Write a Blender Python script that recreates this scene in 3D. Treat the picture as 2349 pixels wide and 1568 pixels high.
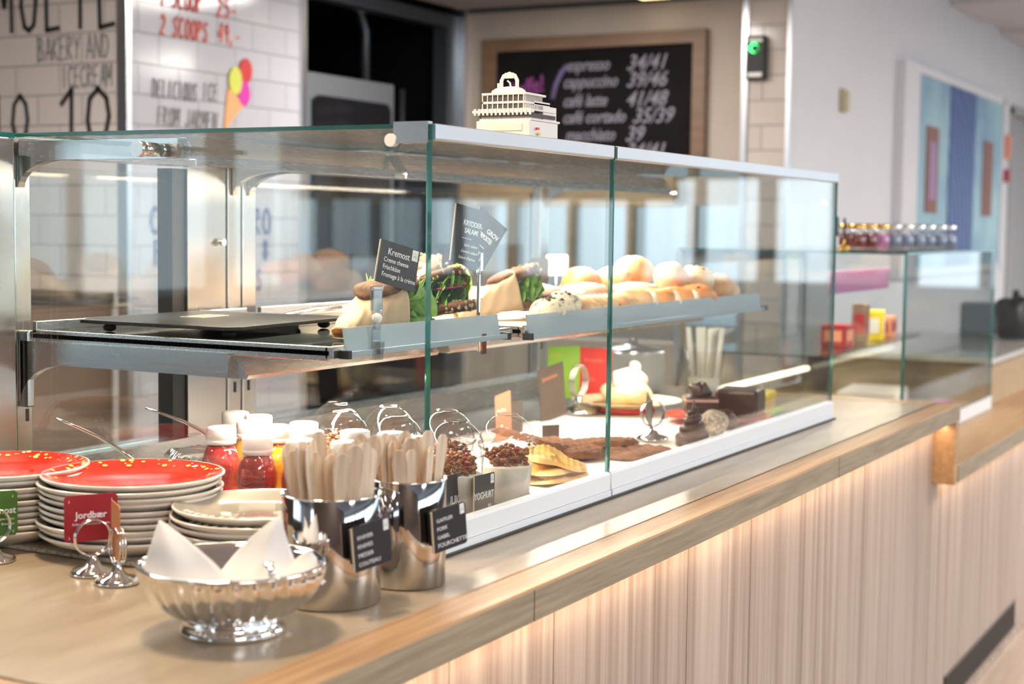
import bpy, bmesh, math, random
from mathutils import Vector, Matrix, Euler
random.seed(7)
S = bpy.context.scene
for o in list(bpy.data.objects): bpy.data.objects.remove(o)
# ---------------------------------------------------------------- camera, world, exposure
cd = bpy.data.cameras.new('camera'); cam = bpy.data.objects.new('camera', cd); S.collection.objects.link(cam); S.camera = cam
Rm = ((0.47544712, -0.87965623, 0.01244799), (-0.05978751, -0.04642504, -0.99713097), (0.87771037, 0.47333882, -0.0746651))
Mx = Matrix(((Rm[0][0], -Rm[1][0], -Rm[2][0]), (Rm[0][1], -Rm[1][1], -Rm[2][1]), (Rm[0][2], -Rm[1][2], -Rm[2][2]))).to_4x4()
Mx.translation = Vector((-1.79928842, -1.09686491, 1.38185613)); cam.matrix_world = Mx
cd.sensor_width = 36; cd.lens = 36*3538/2349; cd.clip_start = .05; cd.clip_end = 200
cd.dof.use_dof = True; cd.dof.focus_distance = 2.42; cd.dof.aperture_fstop = 3.8; cd.dof.aperture_blades = 9
S.view_settings.view_transform = 'Standard'; S.view_settings.look = 'None'; S.view_settings.gamma = 1
S.view_settings.exposure = 0.55
W = bpy.data.worlds.new('sky'); S.world = W; W.use_nodes = True
nt = W.node_tree; N = nt.nodes; N.clear()
wo = N.new('ShaderNodeOutputWorld'); bg = N.new('ShaderNodeBackground'); tc = N.new('ShaderNodeTexCoord'); sp = N.new('ShaderNodeSeparateXYZ')
nt.links.new(tc.outputs['Generated'], sp.inputs[0])
# overcast sky, far brighter over the water on the customers' side (-y)
mr = N.new('ShaderNodeMapRange'); mr.inputs['From Min'].default_value = -.75; mr.inputs['From Max'].default_value = .5
mr.inputs['To Min'].default_value = 2.5; mr.inputs['To Max'].default_value = .42
nt.links.new(sp.outputs['Y'], mr.inputs['Value']); nt.links.new(mr.outputs[0], bg.inputs['Strength'])
cr = N.new('ShaderNodeValToRGB'); mz = N.new('ShaderNodeMapRange'); mz.inputs['From Min'].default_value = -.2; mz.inputs['From Max'].default_value = .5
nt.links.new(sp.outputs['Z'], mz.inputs['Value']); nt.links.new(mz.outputs[0], cr.inputs[0])
cr.color_ramp.elements[0].color = (.36, .47, .6, 1); cr.color_ramp.elements[0].position = .05
cr.color_ramp.elements[1].color = (.62, .8, 1, 1)
e = cr.color_ramp.elements.new(.3); e.color = (.78, .9, 1, 1)
nt.links.new(cr.outputs[0], bg.inputs['Color']); nt.links.new(bg.outputs[0], wo.inputs[0])
def area(name, loc, rot, sx, sy, power, col=(1, 1, 1), spread=180):
    l = bpy.data.lights.new(name, 'AREA'); l.shape = 'RECTANGLE'; l.size = sx; l.size_y = sy; l.energy = power; l.color = col; l.spread = math.radians(spread)
    o = bpy.data.objects.new(name, l); o.location = loc; o.rotation_euler = rot; S.collection.objects.link(o); return o
R90 = math.pi/2
# daylight through the long window band, ceiling light panels, warm strips in the case and under the worktop
area('window_daylight', (4, -13.5, 1.35), (R90, 0, 0), 22, 1.7, 170, (.80, .90, 1))
area('window_daylight_far', (20.6, -6.2, 1.3), (R90, 0, R90), 14, 1.7, 8, (.74, .87, 1))
area('window_daylight_side', (-7.4, -3.5, 1.35), (R90, 0, -R90), 11, 1.7, 110, (.80, .90, 1))
for k, (x, y, p) in enumerate([(-2.2, -2.6, 50), (1.2, -2.6, 50), (4.6, -2.2, 75), (8, -2.2, 85), (-1, -6.5, 60), (6, -6.5, 60), (13, -4, 70)]):
    area('ceiling_panel_light', (x, y, 2.62), (0, 0, 0), 1.2, .6, p, (1, .95, .9))
area('staff_soffit_light', (.2, 1.7, 2.31), (0, 0, 0), 2.2, .35, 44, (1, .93, .87))
area('staff_soffit_light', (3.2, 1.6, 2.31), (0, 0, 0), .5, .5, 17, (1, .93, .86))
area('soffit_spot_light', (-.35, .35, 2.6), (0, 0, 0), .25, .25, 20, (1, .78, .52))
area('case_upper_strip', (.30, .455, 1.4745), (math.radians(-12), 0, 0), .52, .018, 3.4, (1, .82, .6))
area('case_upper_strip', (1.25, .455, 1.4745), (math.radians(-12), 0, 0), 1.2, .018, 11, (1, .84, .66))
area('case_lower_strip', (.31, .355, 1.149), (math.radians(-10), 0, 0), .5, .018, 7.5, (1, .84, .64))
area('case_lower_strip', (1.24, .355, 1.149), (math.radians(-10), 0, 0), 1.2, .018, 5.2, (1, .88, .74))
area('worktop_strip', (.75, -.168, .866), (0, 0, 0), 3.3, .012, 2.7, (1, .68, .42))
area('low_worktop_strip', (3.9, -.168, .70), (0, 0, 0), 2.9, .012, 2.2, (1, .68, .42))
area('second_case_strip', (3.22, .3, 1.30), (0, 0, 0), 1.1, .02, 4.0, (1, .9, .7))
area('back_kitchen_light', (5.0, 2.2, 2.5), (0, 0, 0), .6, 1.6, 26, (.9, .95, 1))  # lights the added room behind the pass-through

area('window_daylight_rear', (-5, 5.6, 1.65), (-R90, 0, 0), 4.2, 1.4, 32, (.78, .9, 1))

# ---------------------------------------------------------------- materials
MATS = {}
def mat(name, col=(.8, .8, .8), rough=.5, metal=0, **k):
    m = bpy.data.materials.new(name); m.use_nodes = True; b = m.node_tree.nodes['Principled BSDF']
    b.inputs['Base Color'].default_value = (*col, 1); b.inputs['Roughness'].default_value = rough; b.inputs['Metallic'].default_value = metal
    for a, v in k.items():
        a = a.replace('_', ' ')
        b.inputs[a].default_value = v
    MATS[name] = m; return m
def nodes(m): return m.node_tree.nodes, m.node_tree.links, m.node_tree.nodes['Principled BSDF']
def vary(m, c1, c2, scale=(1, 1, 1), nscale=5, detail=4, bump=0, lo=.35, hi=.65, coord='Object', rough=None, dist=.002):
    """colour variation by stretched noise, optional bump"""
    n, l, b = nodes(m); t = n.new('ShaderNodeTexCoord'); mp = n.new('ShaderNodeMapping'); mp.inputs['Scale'].default_value = scale
    no = n.new('ShaderNodeTexNoise'); no.inputs['Scale'].default_value = nscale; no.inputs['Detail'].default_value = detail; no.inputs['Roughness'].default_value = .6
    r = n.new('ShaderNodeValToRGB'); r.color_ramp.elements[0].color = (*c1, 1); r.color_ramp.elements[1].color = (*c2, 1)
    r.color_ramp.elements[0].position = lo; r.color_ramp.elements[1].position = hi
    l.new(t.outputs[coord], mp.inputs[0]); l.new(mp.outputs[0], no.inputs['Vector']); l.new(no.outputs['Fac'], r.inputs[0]); l.new(r.outputs[0], b.inputs['Base Color'])
    if bump:
        bp = n.new('ShaderNodeBump'); bp.inputs['Strength'].default_value = bump; bp.inputs['Distance'].default_value = dist
        l.new(no.outputs['Fac'], bp.inputs['Height']); l.new(bp.outputs[0], b.inputs['Normal'])
    return m
def brushed(name, col, rough, scale):
    m = mat(name, col, rough, 1); n, l, b = nodes(m); t = n.new('ShaderNodeTexCoord'); mp = n.new('ShaderNodeMapping'); mp.inputs['Scale'].default_value = scale
    no = n.new('ShaderNodeTexNoise'); no.inputs['Scale'].default_value = 60; no.inputs['Detail'].default_value = 2
    mr = n.new('ShaderNodeMapRange'); mr.inputs['To Min'].default_value = rough-.04; mr.inputs['To Max'].default_value = rough+.06
    l.new(t.outputs['Object'], mp.inputs[0]); l.new(mp.outputs[0], no.inputs['Vector']); l.new(no.outputs['Fac'], mr.inputs[0]); l.new(mr.outputs[0], b.inputs['Roughness'])
    return m
brushed('steel', (.70, .685, .67), .25, (.3, 12, 12)); brushed('steel_v', (.66, .64, .62), .24, (12, 12, .3))
brushed('steel_y', (.70, .70, .70), .24, (12, .3, 12)); mat('chrome', (.86, .85, .84), .05, 1); mat('mirror_steel', (.62, .6, .6), .07, 1); mat('alu', (.78, .8, .84), .28, 1)
mat('white_rail', (.80, .84, .90), .3); mat('white_plastic', (.93, .92, .90), .35); mat('black_gloss', (.008, .008, .009), .12); mat('black', (.012, .012, .013), .5)
mat('black_card', (.022, .019, .02), .42); mat('card_ink', (.82, .85, .9), .6); mat('card_edge', (.55, .45, .33), .6)
mat('red_card', (.35, .008, .022), .5); mat('bright_red_card', (.85, .05, .045), .5); mat('green_card', (.06, .17, .02), .5); mat('lime_card', (.32, .62, .06), .5); mat('peach_card', (.72, .27, .15), .5); mat('brown_card', (.085, .058, .045), .5); mat('orange_edge', (.55, .22, .08), .5)
mat('ceramic', (.80, .76, .70), .12, Coat_Weight=.6); mat('red_glaze', (.62, .025, .008), .14, Coat_Weight=.15); mat('grey_glaze', (.42, .38, .31), .07, Coat_Weight=.8)
mat('dot_yellow', (.95, .55, .12), .15); mat('dot_white', (.95, .85, .7), .15)
mat('ink_black', (.025, .022, .02), .6); mat('ink_grey', (.26, .25, .25), .6); mat('ink_red', (.85, .12, .08), .6); mat('ink_blue', (.10, .16, .42), .6)
mat('cone_orange', (.86, .42, .18), .6); mat('scoop_red', (.60, .03, .03), .6); mat('scoop_yellow', (.66, .70, .10), .6); mat('scoop_pink', (.66, .03, .40), .6)
mat('chalk', (.24, .235, .29), .9); mat('chalk_pink', (.22, .05, .22), .9); mat('chalk_violet', (.15, .12, .26), .9); vary(mat('board_black', rough=.8, Specular_IOR_Level=.08), (.008, .007, .008), (.016, .014, .015), (1, 1, 1), 3)
vary(mat('oak', rough=.42, Coat_Weight=.08, Coat_Roughness=.15), (.36, .21, .10), (.50, .31, .16), (1.2, 30, 30), 3, 6, .12)
vary(mat('oak_end', rough=.45), (.24, .19, .13), (.36, .29, .205), (2, 40, 40), 3, 6, .1)
vary(mat('laminate', rough=.32, Coat_Weight=.1, Coat_Roughness=.12), (.31, .245, .165), (.42, .34, .245), (1, 5, 1), 4, 8, .03)
m = vary(mat('panel_wood', rough=.5), (.25, .18, .145), (.53, .44, .38), (22, 22, .35), 2.2, 7, .05, .3, .7)
vary(mat('frame_wood', rough=.5), (.16, .095, .055), (.22, .135, .085), (6, 1, 6), 4, 5, .05)
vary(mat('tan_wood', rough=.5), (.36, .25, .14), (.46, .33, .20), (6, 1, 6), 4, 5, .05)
vary(mat('beige_wall', rough=.8), (.44, .385, .33), (.47, .41, .355), (1, 1, 1), 3)
vary(mat('white_wall', rough=.85), (.66, .66, .70), (.69, .69, .73), (1, 1, 1), 2)
mat('ceiling_white', (.62, .60, .63), .9); mat('ceiling_grey', (.34, .33, .34), .9); mat('door_grey', (.36, .35, .36), .6); mat('dark_trim', (.07, .07, .075), .5); mat('dark_metal', (.12, .14, .17), .35, .8)
vary(mat('floor_pale', rough=.3), (.42, .34, .27), (.52, .43, .35), (.6, 6, 1), 4)
vary(mat('carpet_brown', rough=.95), (.05, .03, .02), (.085, .055, .04), (1, 1, 1), 30)
mat('brown_wall', (.10, .07, .055), .7); mat('post_grey', (.30, .27, .25), .6)
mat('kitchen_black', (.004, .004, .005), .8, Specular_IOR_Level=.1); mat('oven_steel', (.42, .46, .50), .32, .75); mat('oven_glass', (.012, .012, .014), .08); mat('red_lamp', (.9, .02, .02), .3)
mat('teal_dark', (.045, .085, .10), .5); mat('beige_plastic', (.50, .45, .30), .5); mat('brown_box', (.20, .13, .09), .6)
mat('green_led', (0, .1, 0), .3, Emission_Color=(.05, 1, .18, 1), Emission_Strength=6); mat('warm_lamp', (.1, .08, .05), .4, Emission_Color=(1, .72, .38, 1), Emission_Strength=3)
mat('slate_black', (.015, .015, .016), .38); vary(MATS['slate_black'], (.010, .010, .011), (.03, .03, .032), (1, 1, 1), 60, 5, .5, .3, .7, dist=.001)
mat('parchment', (.74, .52, .34), .6, Transmission_Weight=.0, Subsurface_Weight=.15); vary(MATS['parchment'], (.52, .33, .19), (.64, .44, .28), (1, 1, 1), 18, 4, .25)
mat('paper_white', (.90, .86, .80), .7); vary(MATS['paper_white'], (.86, .82, .76), (.92, .89, .85), (1, 1, 1), 8, 3, .2)
mat('napkin', (.80, .78, .77), .9); vary(mat('rye', rough=.85), (.07, .03, .015), (.25, .13, .07), (1, 1, 1), 90, 6, .8, .3, .7)
mat('seed', (.45, .32, .18), .6); vary(mat('lettuce', rough=.45, Subsurface_Weight=.1), (.07, .22, .02), (.26, .48, .08), (1, 1, 1), 45, 4, .3)
mat('tomato', (.70, .05, .04), .3); mat('onion', (.35, .04, .14), .3); mat('cheese', (.9, .82, .6), .4); mat('lime', (.30, .50, .04), .4)
vary(mat('bun', rough=.45), (.62, .27, .09), (.88, .62, .36), (1, 1, 1), 16, 5, .2, .3, .65); vary(mat('bun_orange', rough=.4), (.58, .20, .05), (.80, .38, .14), (1, 1, 1), 14, 4, .15)
vary(mat('bun_pale', rough=.6), (.74, .50, .28), (.92, .78, .58), (1, 1, 1), 18, 5, .2); vary(mat('dough', rough=.7), (.85, .72, .52), (.94, .86, .70), (1, 1, 1), 60, 4, .4)
vary(mat('blue_bun', rough=.7), (.20, .19, .17), (.86, .74, .55), (1, 1, 1), 60, 3, .3, .36, .46); mat('glaze_pink', (.55, .30, .27), .25)
vary(mat('cookie', rough=.8), (.07, .022, .008), (.27, .095, .03), (1, 1, 1), 55, 6, 1, .3, .7, dist=.004); vary(mat('waffle', rough=.5), (.58, .30, .07), (.78, .50, .17), (1, 1, 1), 20, 4, .2)
vary(mat('chocolate', rough=.3), (.035, .012, .008), (.07, .028, .018), (1, 1, 1), 20, 3, .1); vary(mat('coconut', rough=.9), (.25, .18, .14), (.62, .54, .46), (1, 1, 1), 160, 3, 1)
mat('cream', (.90, .74, .42), .45); vary(MATS['cream'], (.86, .66, .32), (.95, .84, .60), (1, 1, 1), 25, 4, .2); mat('lemon', (.88, .62, .02), .4); mat('sponge', (.78, .5, .25), .8); mat('pale_cream', (.9, .8, .7), .5)
mat('juice_red', (.62, .015, .02), .1, Transmission_Weight=.15, Coat_Weight=.8); vary(MATS['juice_red'], (.40, .008, .02), (.78, .05, .05), (1, 1, 1), 22, 5, 0, .4, .6)
mat('juice_orange', (.95, .42, .02), .1, Coat_Weight=.8); mat('yoghurt', (.86, .80, .74), .35)
vary(mat('granola', rough=.7), (.20, .065, .025), (.50, .22, .11), (1, 1, 1), 90, 4, .6); mat('berry', (.45, .02, .05), .4)
vary(mat('birch', rough=.6), (.60, .45, .31), (.80, .69, .57), (20, 20, 1), 8, 4, .05); mat('birch_dark', (.42, .25, .11), .6)
vary(mat('tray_grit', rough=.9), (.30, .26, .20), (.58, .52, .44), (1, 1, 1), 160, 3, .5); mat('grille', (.17, .16, .16), .4, .7); mat('ship_white', (.86, .83, .80), .4); mat('ship_glass', (.14, .12, .13), .15); mat('gold', (.8, .52, .15), .15, 1)
mat('pot_grey', (.58, .58, .57), .4); mat('jar_red', (.20, .02, .02), .2); mat('jar_pink', (.55, .20, .45), .2); mat('jar_blue', (.22, .28, .42), .2); mat('purple', (.35, .12, .3), .5); mat('pack_blue', (.12, .2, .5), .5)
mat('strip_lens', (.9, .85, .7), .3, Emission_Color=(1, .85, .6, 1), Emission_Strength=4)
mat('art_light', (.3, .5, .6), .5); vary(MATS['art_light'], (.18, .32, .46), (.36, .56, .62), (1, 1, 1), 1.6, 3); mat('art_brown', (.24, .11, .085), .6); mat('art_mauve', (.34, .22, .40), .6)
def art_blue():
    m = mat('art_blue', (.03, .06, .22), .5); n, l, b = nodes(m); t = n.new('ShaderNodeTexCoord'); w = n.new('ShaderNodeTexWave'); w.wave_type = 'RINGS'; w.rings_direction = 'SPHERICAL'
    w.inputs['Scale'].default_value = 3.2; w.inputs['Distortion'].default_value = 4; w.inputs['Detail'].default_value = 3
    r = n.new('ShaderNodeValToRGB'); r.color_ramp.elements[0].color = (.02, .045, .20, 1); r.color_ramp.elements[1].color = (.10, .16, .36, 1)
    l.new(t.outputs['Object'], w.inputs[0]); l.new(w.outputs['Fac'], r.inputs[0]); l.new(r.outputs[0], b.inputs['Base Color'])
art_blue()
def tile_mat(name, axis, col1, col2, grout):
    m = mat(name, (.7, .7, .7), .12); n, l, b = nodes(m); t = n.new('ShaderNodeTexCoord'); s = n.new('ShaderNodeSeparateXYZ'); c = n.new('ShaderNodeCombineXYZ'); br = n.new('ShaderNodeTexBrick')
    l.new(t.outputs['Object'], s.inputs[0]); l.new(s.outputs[axis], c.inputs['X']); l.new(s.outputs['Z'], c.inputs['Y']); l.new(c.outputs[0], br.inputs['Vector'])
    br.inputs['Scale'].default_value = 1; br.inputs['Brick Width'].default_value = .2; br.inputs['Row Height'].default_value = .1; br.inputs['Mortar Size'].default_value = .0035; br.inputs['Mortar Smooth'].default_value = .6
    br.inputs['Color1'].default_value = (*col1, 1); br.inputs['Color2'].default_value = (*col2, 1); br.inputs['Mortar'].default_value = (*grout, 1)
    bp = n.new('ShaderNodeBump'); bp.inputs['Strength'].default_value = .7; bp.inputs['Distance'].default_value = .004; bp.invert = True
    l.new(br.outputs['Fac'], bp.inputs['Height']); l.new(bp.outputs[0], b.inputs['Normal']); l.new(br.outputs['Color'], b.inputs['Base Color']); return m
tile_mat('tile_y', 'Y', (.62, .56, .52), (.66, .60, .56), (.40, .36, .34)); tile_mat('tile_x', 'X', (.54, .54, .59), (.58, .58, .63), (.41, .41, .44))
def glass_mat(name, tint=(.97, 1, .99), ior=1.5, rough=0, extra=0):
    """clear pane: straight transmission plus Fresnel reflection"""
    m = bpy.data.materials.new(name); m.use_nodes = True; n = m.node_tree.nodes; l = m.node_tree.links; n.clear()
    o = n.new('ShaderNodeOutputMaterial'); t = n.new('ShaderNodeBsdfTransparent'); g = n.new('ShaderNodeBsdfGlossy'); mx = n.new('ShaderNodeMixShader'); f = n.new('ShaderNodeFresnel'); ge = n.new('ShaderNodeNewGeometry')
    mp = n.new('ShaderNodeMapRange'); mp.inputs['To Min'].default_value = ior; mp.inputs['To Max'].default_value = 1/ior
    l.new(ge.outputs['Backfacing'], mp.inputs['Value']); l.new(mp.outputs[0], f.inputs['IOR'])
    t.inputs[0].default_value = (*tint, 1); g.inputs['Roughness'].default_value = rough
    src = f.outputs[0]
    if extra:
        a = n.new('ShaderNodeMath'); a.operation = 'ADD'; a.inputs[1].default_value = extra; a.use_clamp = True; l.new(src, a.inputs[0]); src = a.outputs[0]
    l.new(src, mx.inputs[0]); l.new(t.outputs[0], mx.inputs[1]); l.new(g.outputs[0], mx.inputs[2]); l.new(mx.outputs[0], o.inputs[0]); MATS[name] = m; return m
glass_mat('glass', (.965, .985, .98), 1.55); glass_mat('plastic', (.95, .95, .95), 1.5, .05, .05); glass_mat('acrylic', (.88, .93, .95), 1.6, .12, .24); glass_mat('film', (.90, .90, .90), 1.5, .12, .14)
mat('rail_pale_reflection', (.62, .74, .82), .18, Transmission_Weight=.35, Coat_Weight=.5); brushed('deck_steel', (.30, .29, .28), .3, (.3, 12, 12))  # rail's pale blue base imitates windows reflected in the clear acrylic
mat('glass_edge', (.03, .17, .16), .12, Transmission_Weight=.55); mat('glass_edge_light', (.18, .38, .40), .12, Transmission_Weight=.5); mat('tinted_shelf_glass', (.05, .06, .06), .05)

# ---------------------------------------------------------------- mesh helpers
class MB:
    def __init__(s): s.v = []; s.f = []; s.m = []; s.sm = []
    def add(s, vs, fs, mi=0, smooth=False, M=None):
        b = len(s.v)
        for p in vs:
            p = Vector(p); s.v.append(M @ p if M else p)
        for f in fs: s.f.append([b+i for i in f]); s.m.append(mi); s.sm.append(smooth)
        return s
    def box(s, x0, x1, y0, y1, z0, z1, mi=0, M=None, mis=None):
        vs = [(x, y, z) for x in (x0, x1) for y in (y0, y1) for z in (z0, z1)]
        fs = [(0, 1, 3, 2), (4, 6, 7, 5), (0, 4, 5, 1), (2, 3, 7, 6), (0, 2, 6, 4), (1, 5, 7, 3)]
        b = len(s.v)
        for p in vs:
            p = Vector(p); s.v.append(M @ p if M else p)
        for k, f in enumerate(fs): s.f.append([b+i for i in f]); s.m.append(mis[k//2] if mis else mi); s.sm.append(False)
        return s
    def lathe(s, prof, n=32, mi=0, c=(0, 0, 0), M=None, smooth=True, fn=None, mfn=None):
        vs = []; fs = []; b0 = len(s.v)
        for j, (r, z) in enumerate(prof):
            for i in range(n):
                a = 2*math.pi*i/n; rr = r*(fn(a, j) if fn else 1); vs.append((c[0]+rr*math.cos(a), c[1]+rr*math.sin(a), c[2]+z))
        for j in range(len(prof)-1):
            for i in range(n):
                k = (i+1) % n; s.f.append([b0+j*n+i, b0+j*n+k, b0+(j+1)*n+k, b0+(j+1)*n+i]); s.m.append(mfn(j) if mfn else mi); s.sm.append(smooth)
        for p in vs:
            p = Vector(p); s.v.append(M @ p if M else p)
        return s
    def cyl(s, c, r, h, n=24, mi=0, M=None, r2=None):
        r2 = r if r2 is None else r2
        return s.lathe([(.0001, 0), (r, 0)], n, mi, c, M, False).lathe([(r, 0), (r2, h)], n, mi, c, M, True).lathe([(r2, h), (.0001, h)], n, mi, c, M, False)
    def tube(s, pts, r, n=8, mi=0, M=None, closed=False, rf=None):
        pts = [Vector(p) for p in pts]; L = len(pts); rings = []; up = Vector((0, 0, 1)); prev = None
        for i, p in enumerate(pts):
            d = (pts[(i+1) % L]-pts[i-1]) if closed else (pts[min(i+1, L-1)]-pts[max(i-1, 0)]); d.normalize()
            a = prev if prev is not None else (up if abs(d.z) < .9 else Vector((1, 0, 0)))
            x = (a-d*a.dot(d)).normalized(); prev = x; y = d.cross(x); rr = rf(i/(L-1))*r if rf else r
            rings.append([p+x*rr*math.cos(2*math.pi*k/n)+y*rr*math.sin(2*math.pi*k/n) for k in range(n)])
        vs = [q for g in rings for q in g]; fs = []
        for i in range(L if closed else L-1):
            for k in range(n): a, b = i*n, ((i+1) % L)*n; fs.append((a+k, a+(k+1) % n, b+(k+1) % n, b+k))
        if not closed: fs += [tuple(range(n))[::-1], tuple((L-1)*n+k for k in range(n))]
        return s.add(vs, fs, mi, True, M)
    def prism(s, poly, axis, a0, a1, mi=0, M=None, cap=None):
        """polygon (2-D) extruded along axis 0,1,2"""
        n = len(poly); vs = []
        for a in (a0, a1):
            for p in poly:
                q = list(p); q.insert(axis, a); vs.append(q)
        fs = [tuple(range(n))[::-1], tuple(range(n, 2*n))] + [(i, (i+1) % n, n+(i+1) % n, n+i) for i in range(n)]
        return s.add(vs, fs, mi, False, M)
    def blob(s, c, rx, ry, rz, n=24, mi=0, M=None, noise=.04, flat=0, seed=0, p=1.0, fn=None):
        rn = random.Random(seed); ph = [rn.uniform(0, 6.28) for _ in range(8)]; m = n//2; vs = []; fs = []
        for j in range(m+1):
            t = math.pi*j/m
            for i in range(n):
                a = 2*math.pi*i/n; w = 1+noise*(math.sin(3*a+ph[0]+2*t)+math.sin(5*a+ph[1]-3*t)*.6+math.sin(4*t+ph[2]+a)*.7)
                st = max(0, math.sin(t))**p
                x, y, z = rx*st*math.cos(a)*w, ry*st*math.sin(a)*w, rz*math.cos(t)*w
                if flat and z < -rz*flat: z = -rz*flat
                if fn: x, y, z = fn(x, y, z)
                vs.append((c[0]+x, c[1]+y, c[2]+z))
        for j in range(m):
            for i in range(n): k = (i+1) % n; fs.append((j*n+i, (j+1)*n+i, (j+1)*n+k, j*n+k))
        return s.add(vs, fs, mi, True, M)
    def grid(s, fn, nu, nv, mi=0, M=None, th=0, smooth=True):
        vs = [fn(i/nu, j/nv) for i in range(nu+1) for j in range(nv+1)]; fs = [(i*(nv+1)+j, (i+1)*(nv+1)+j, (i+1)*(nv+1)+j+1, i*(nv+1)+j+1) for i in range(nu) for j in range(nv)]
        return s.add(vs, fs, mi, smooth, M)
    def build(s, name, mats, parent=None, label=None, loc=None, rot=None, bevel=0, solid=0, sub=0):
        me = bpy.data.meshes.new(name); me.from_pydata([tuple(v) for v in s.v], [], s.f); me.update()
        for m in ([mats] if isinstance(mats, str) else mats): me.materials.append(MATS[m])
        me.polygons.foreach_set('material_index', s.m); me.polygons.foreach_set('use_smooth', s.sm)
        bm = bmesh.new(); bm.from_mesh(me); bmesh.ops.remove_doubles(bm, verts=bm.verts, dist=1e-6); bmesh.ops.recalc_face_normals(bm, faces=bm.faces); bm.to_mesh(me); bm.free()
        o = bpy.data.objects.new(name, me); S.collection.objects.link(o)
        if parent: o.parent = parent
        if label: o['label'] = label
        if loc: o.location = loc
        if rot: o.rotation_euler = rot
        if bevel:
            md = o.modifiers.new('bevel', 'BEVEL'); md.width = bevel; md.segments = 2; md.limit_method = 'ANGLE'
        if solid:
            md = o.modifiers.new('solid', 'SOLIDIFY'); md.thickness = solid; md.offset = 0
        if sub:
            md = o.modifiers.new('sub', 'SUBSURF'); md.levels = md.render_levels = sub
        return o
def tag(o, label, cat, group=None, kind=None):
    o['label'] = label; o['category'] = cat
    if group: o['group'] = group
    if kind: o['kind'] = kind
    return o
def thing(name, label, cat, loc=(0, 0, 0), rz=0, group=None, rot=None):
    o = bpy.data.objects.new(name, None); o.empty_display_size = .02; S.collection.objects.link(o); o.location = loc
    o.rotation_euler = rot if rot else (0, 0, rz); return tag(o, label, cat, group)
def struct(name, mb, mats, **k):
    o = mb.build(name, mats, **k); o['kind'] = 'structure'; return o
KIDS = {}
def kids(o): return [c for c in S.collection.objects if c.parent == o]
def dup(root, loc, rz=0, label=None, group=None, scale=None, rot=None):
    def cp(o, par):
        c = o.copy(); S.collection.objects.link(c)
        if par: c.parent = par
        for ch in kids(o):
            cp(ch, c)
        return c
    r = cp(root, None); r.location = loc; r.rotation_euler = rot if rot else (0, 0, rz)
    if label: r['label'] = label
    if group: r['group'] = group
    if scale: r.scale = scale
    return r
def text(s, size, m, parent, loc, rot=(R90, 0, 0), align='LEFT', bold=0, shear=0, sx=1, name='lettering', label=None, ext=.0002):
    c = bpy.data.curves.new('t', 'FONT'); c.body = s; c.size = size; c.align_x = align; c.offset = bold*size; c.shear = shear; c.extrude = ext; c.resolution_u = 3
    o = bpy.data.objects.new('t', c); S.collection.objects.link(o); bpy.context.view_layer.update()
    me = bpy.data.meshes.new_from_object(o.evaluated_get(bpy.context.evaluated_depsgraph_get())); bpy.data.objects.remove(o)
    me.materials.clear(); me.materials.append(MATS[m]); r = bpy.data.objects.new(name, me); S.collection.objects.link(r); r.parent = parent; r.location = loc; r.rotation_euler = rot; r.scale = (sx, 1, 1)
    if label: r['label'] = label
    return r
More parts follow.
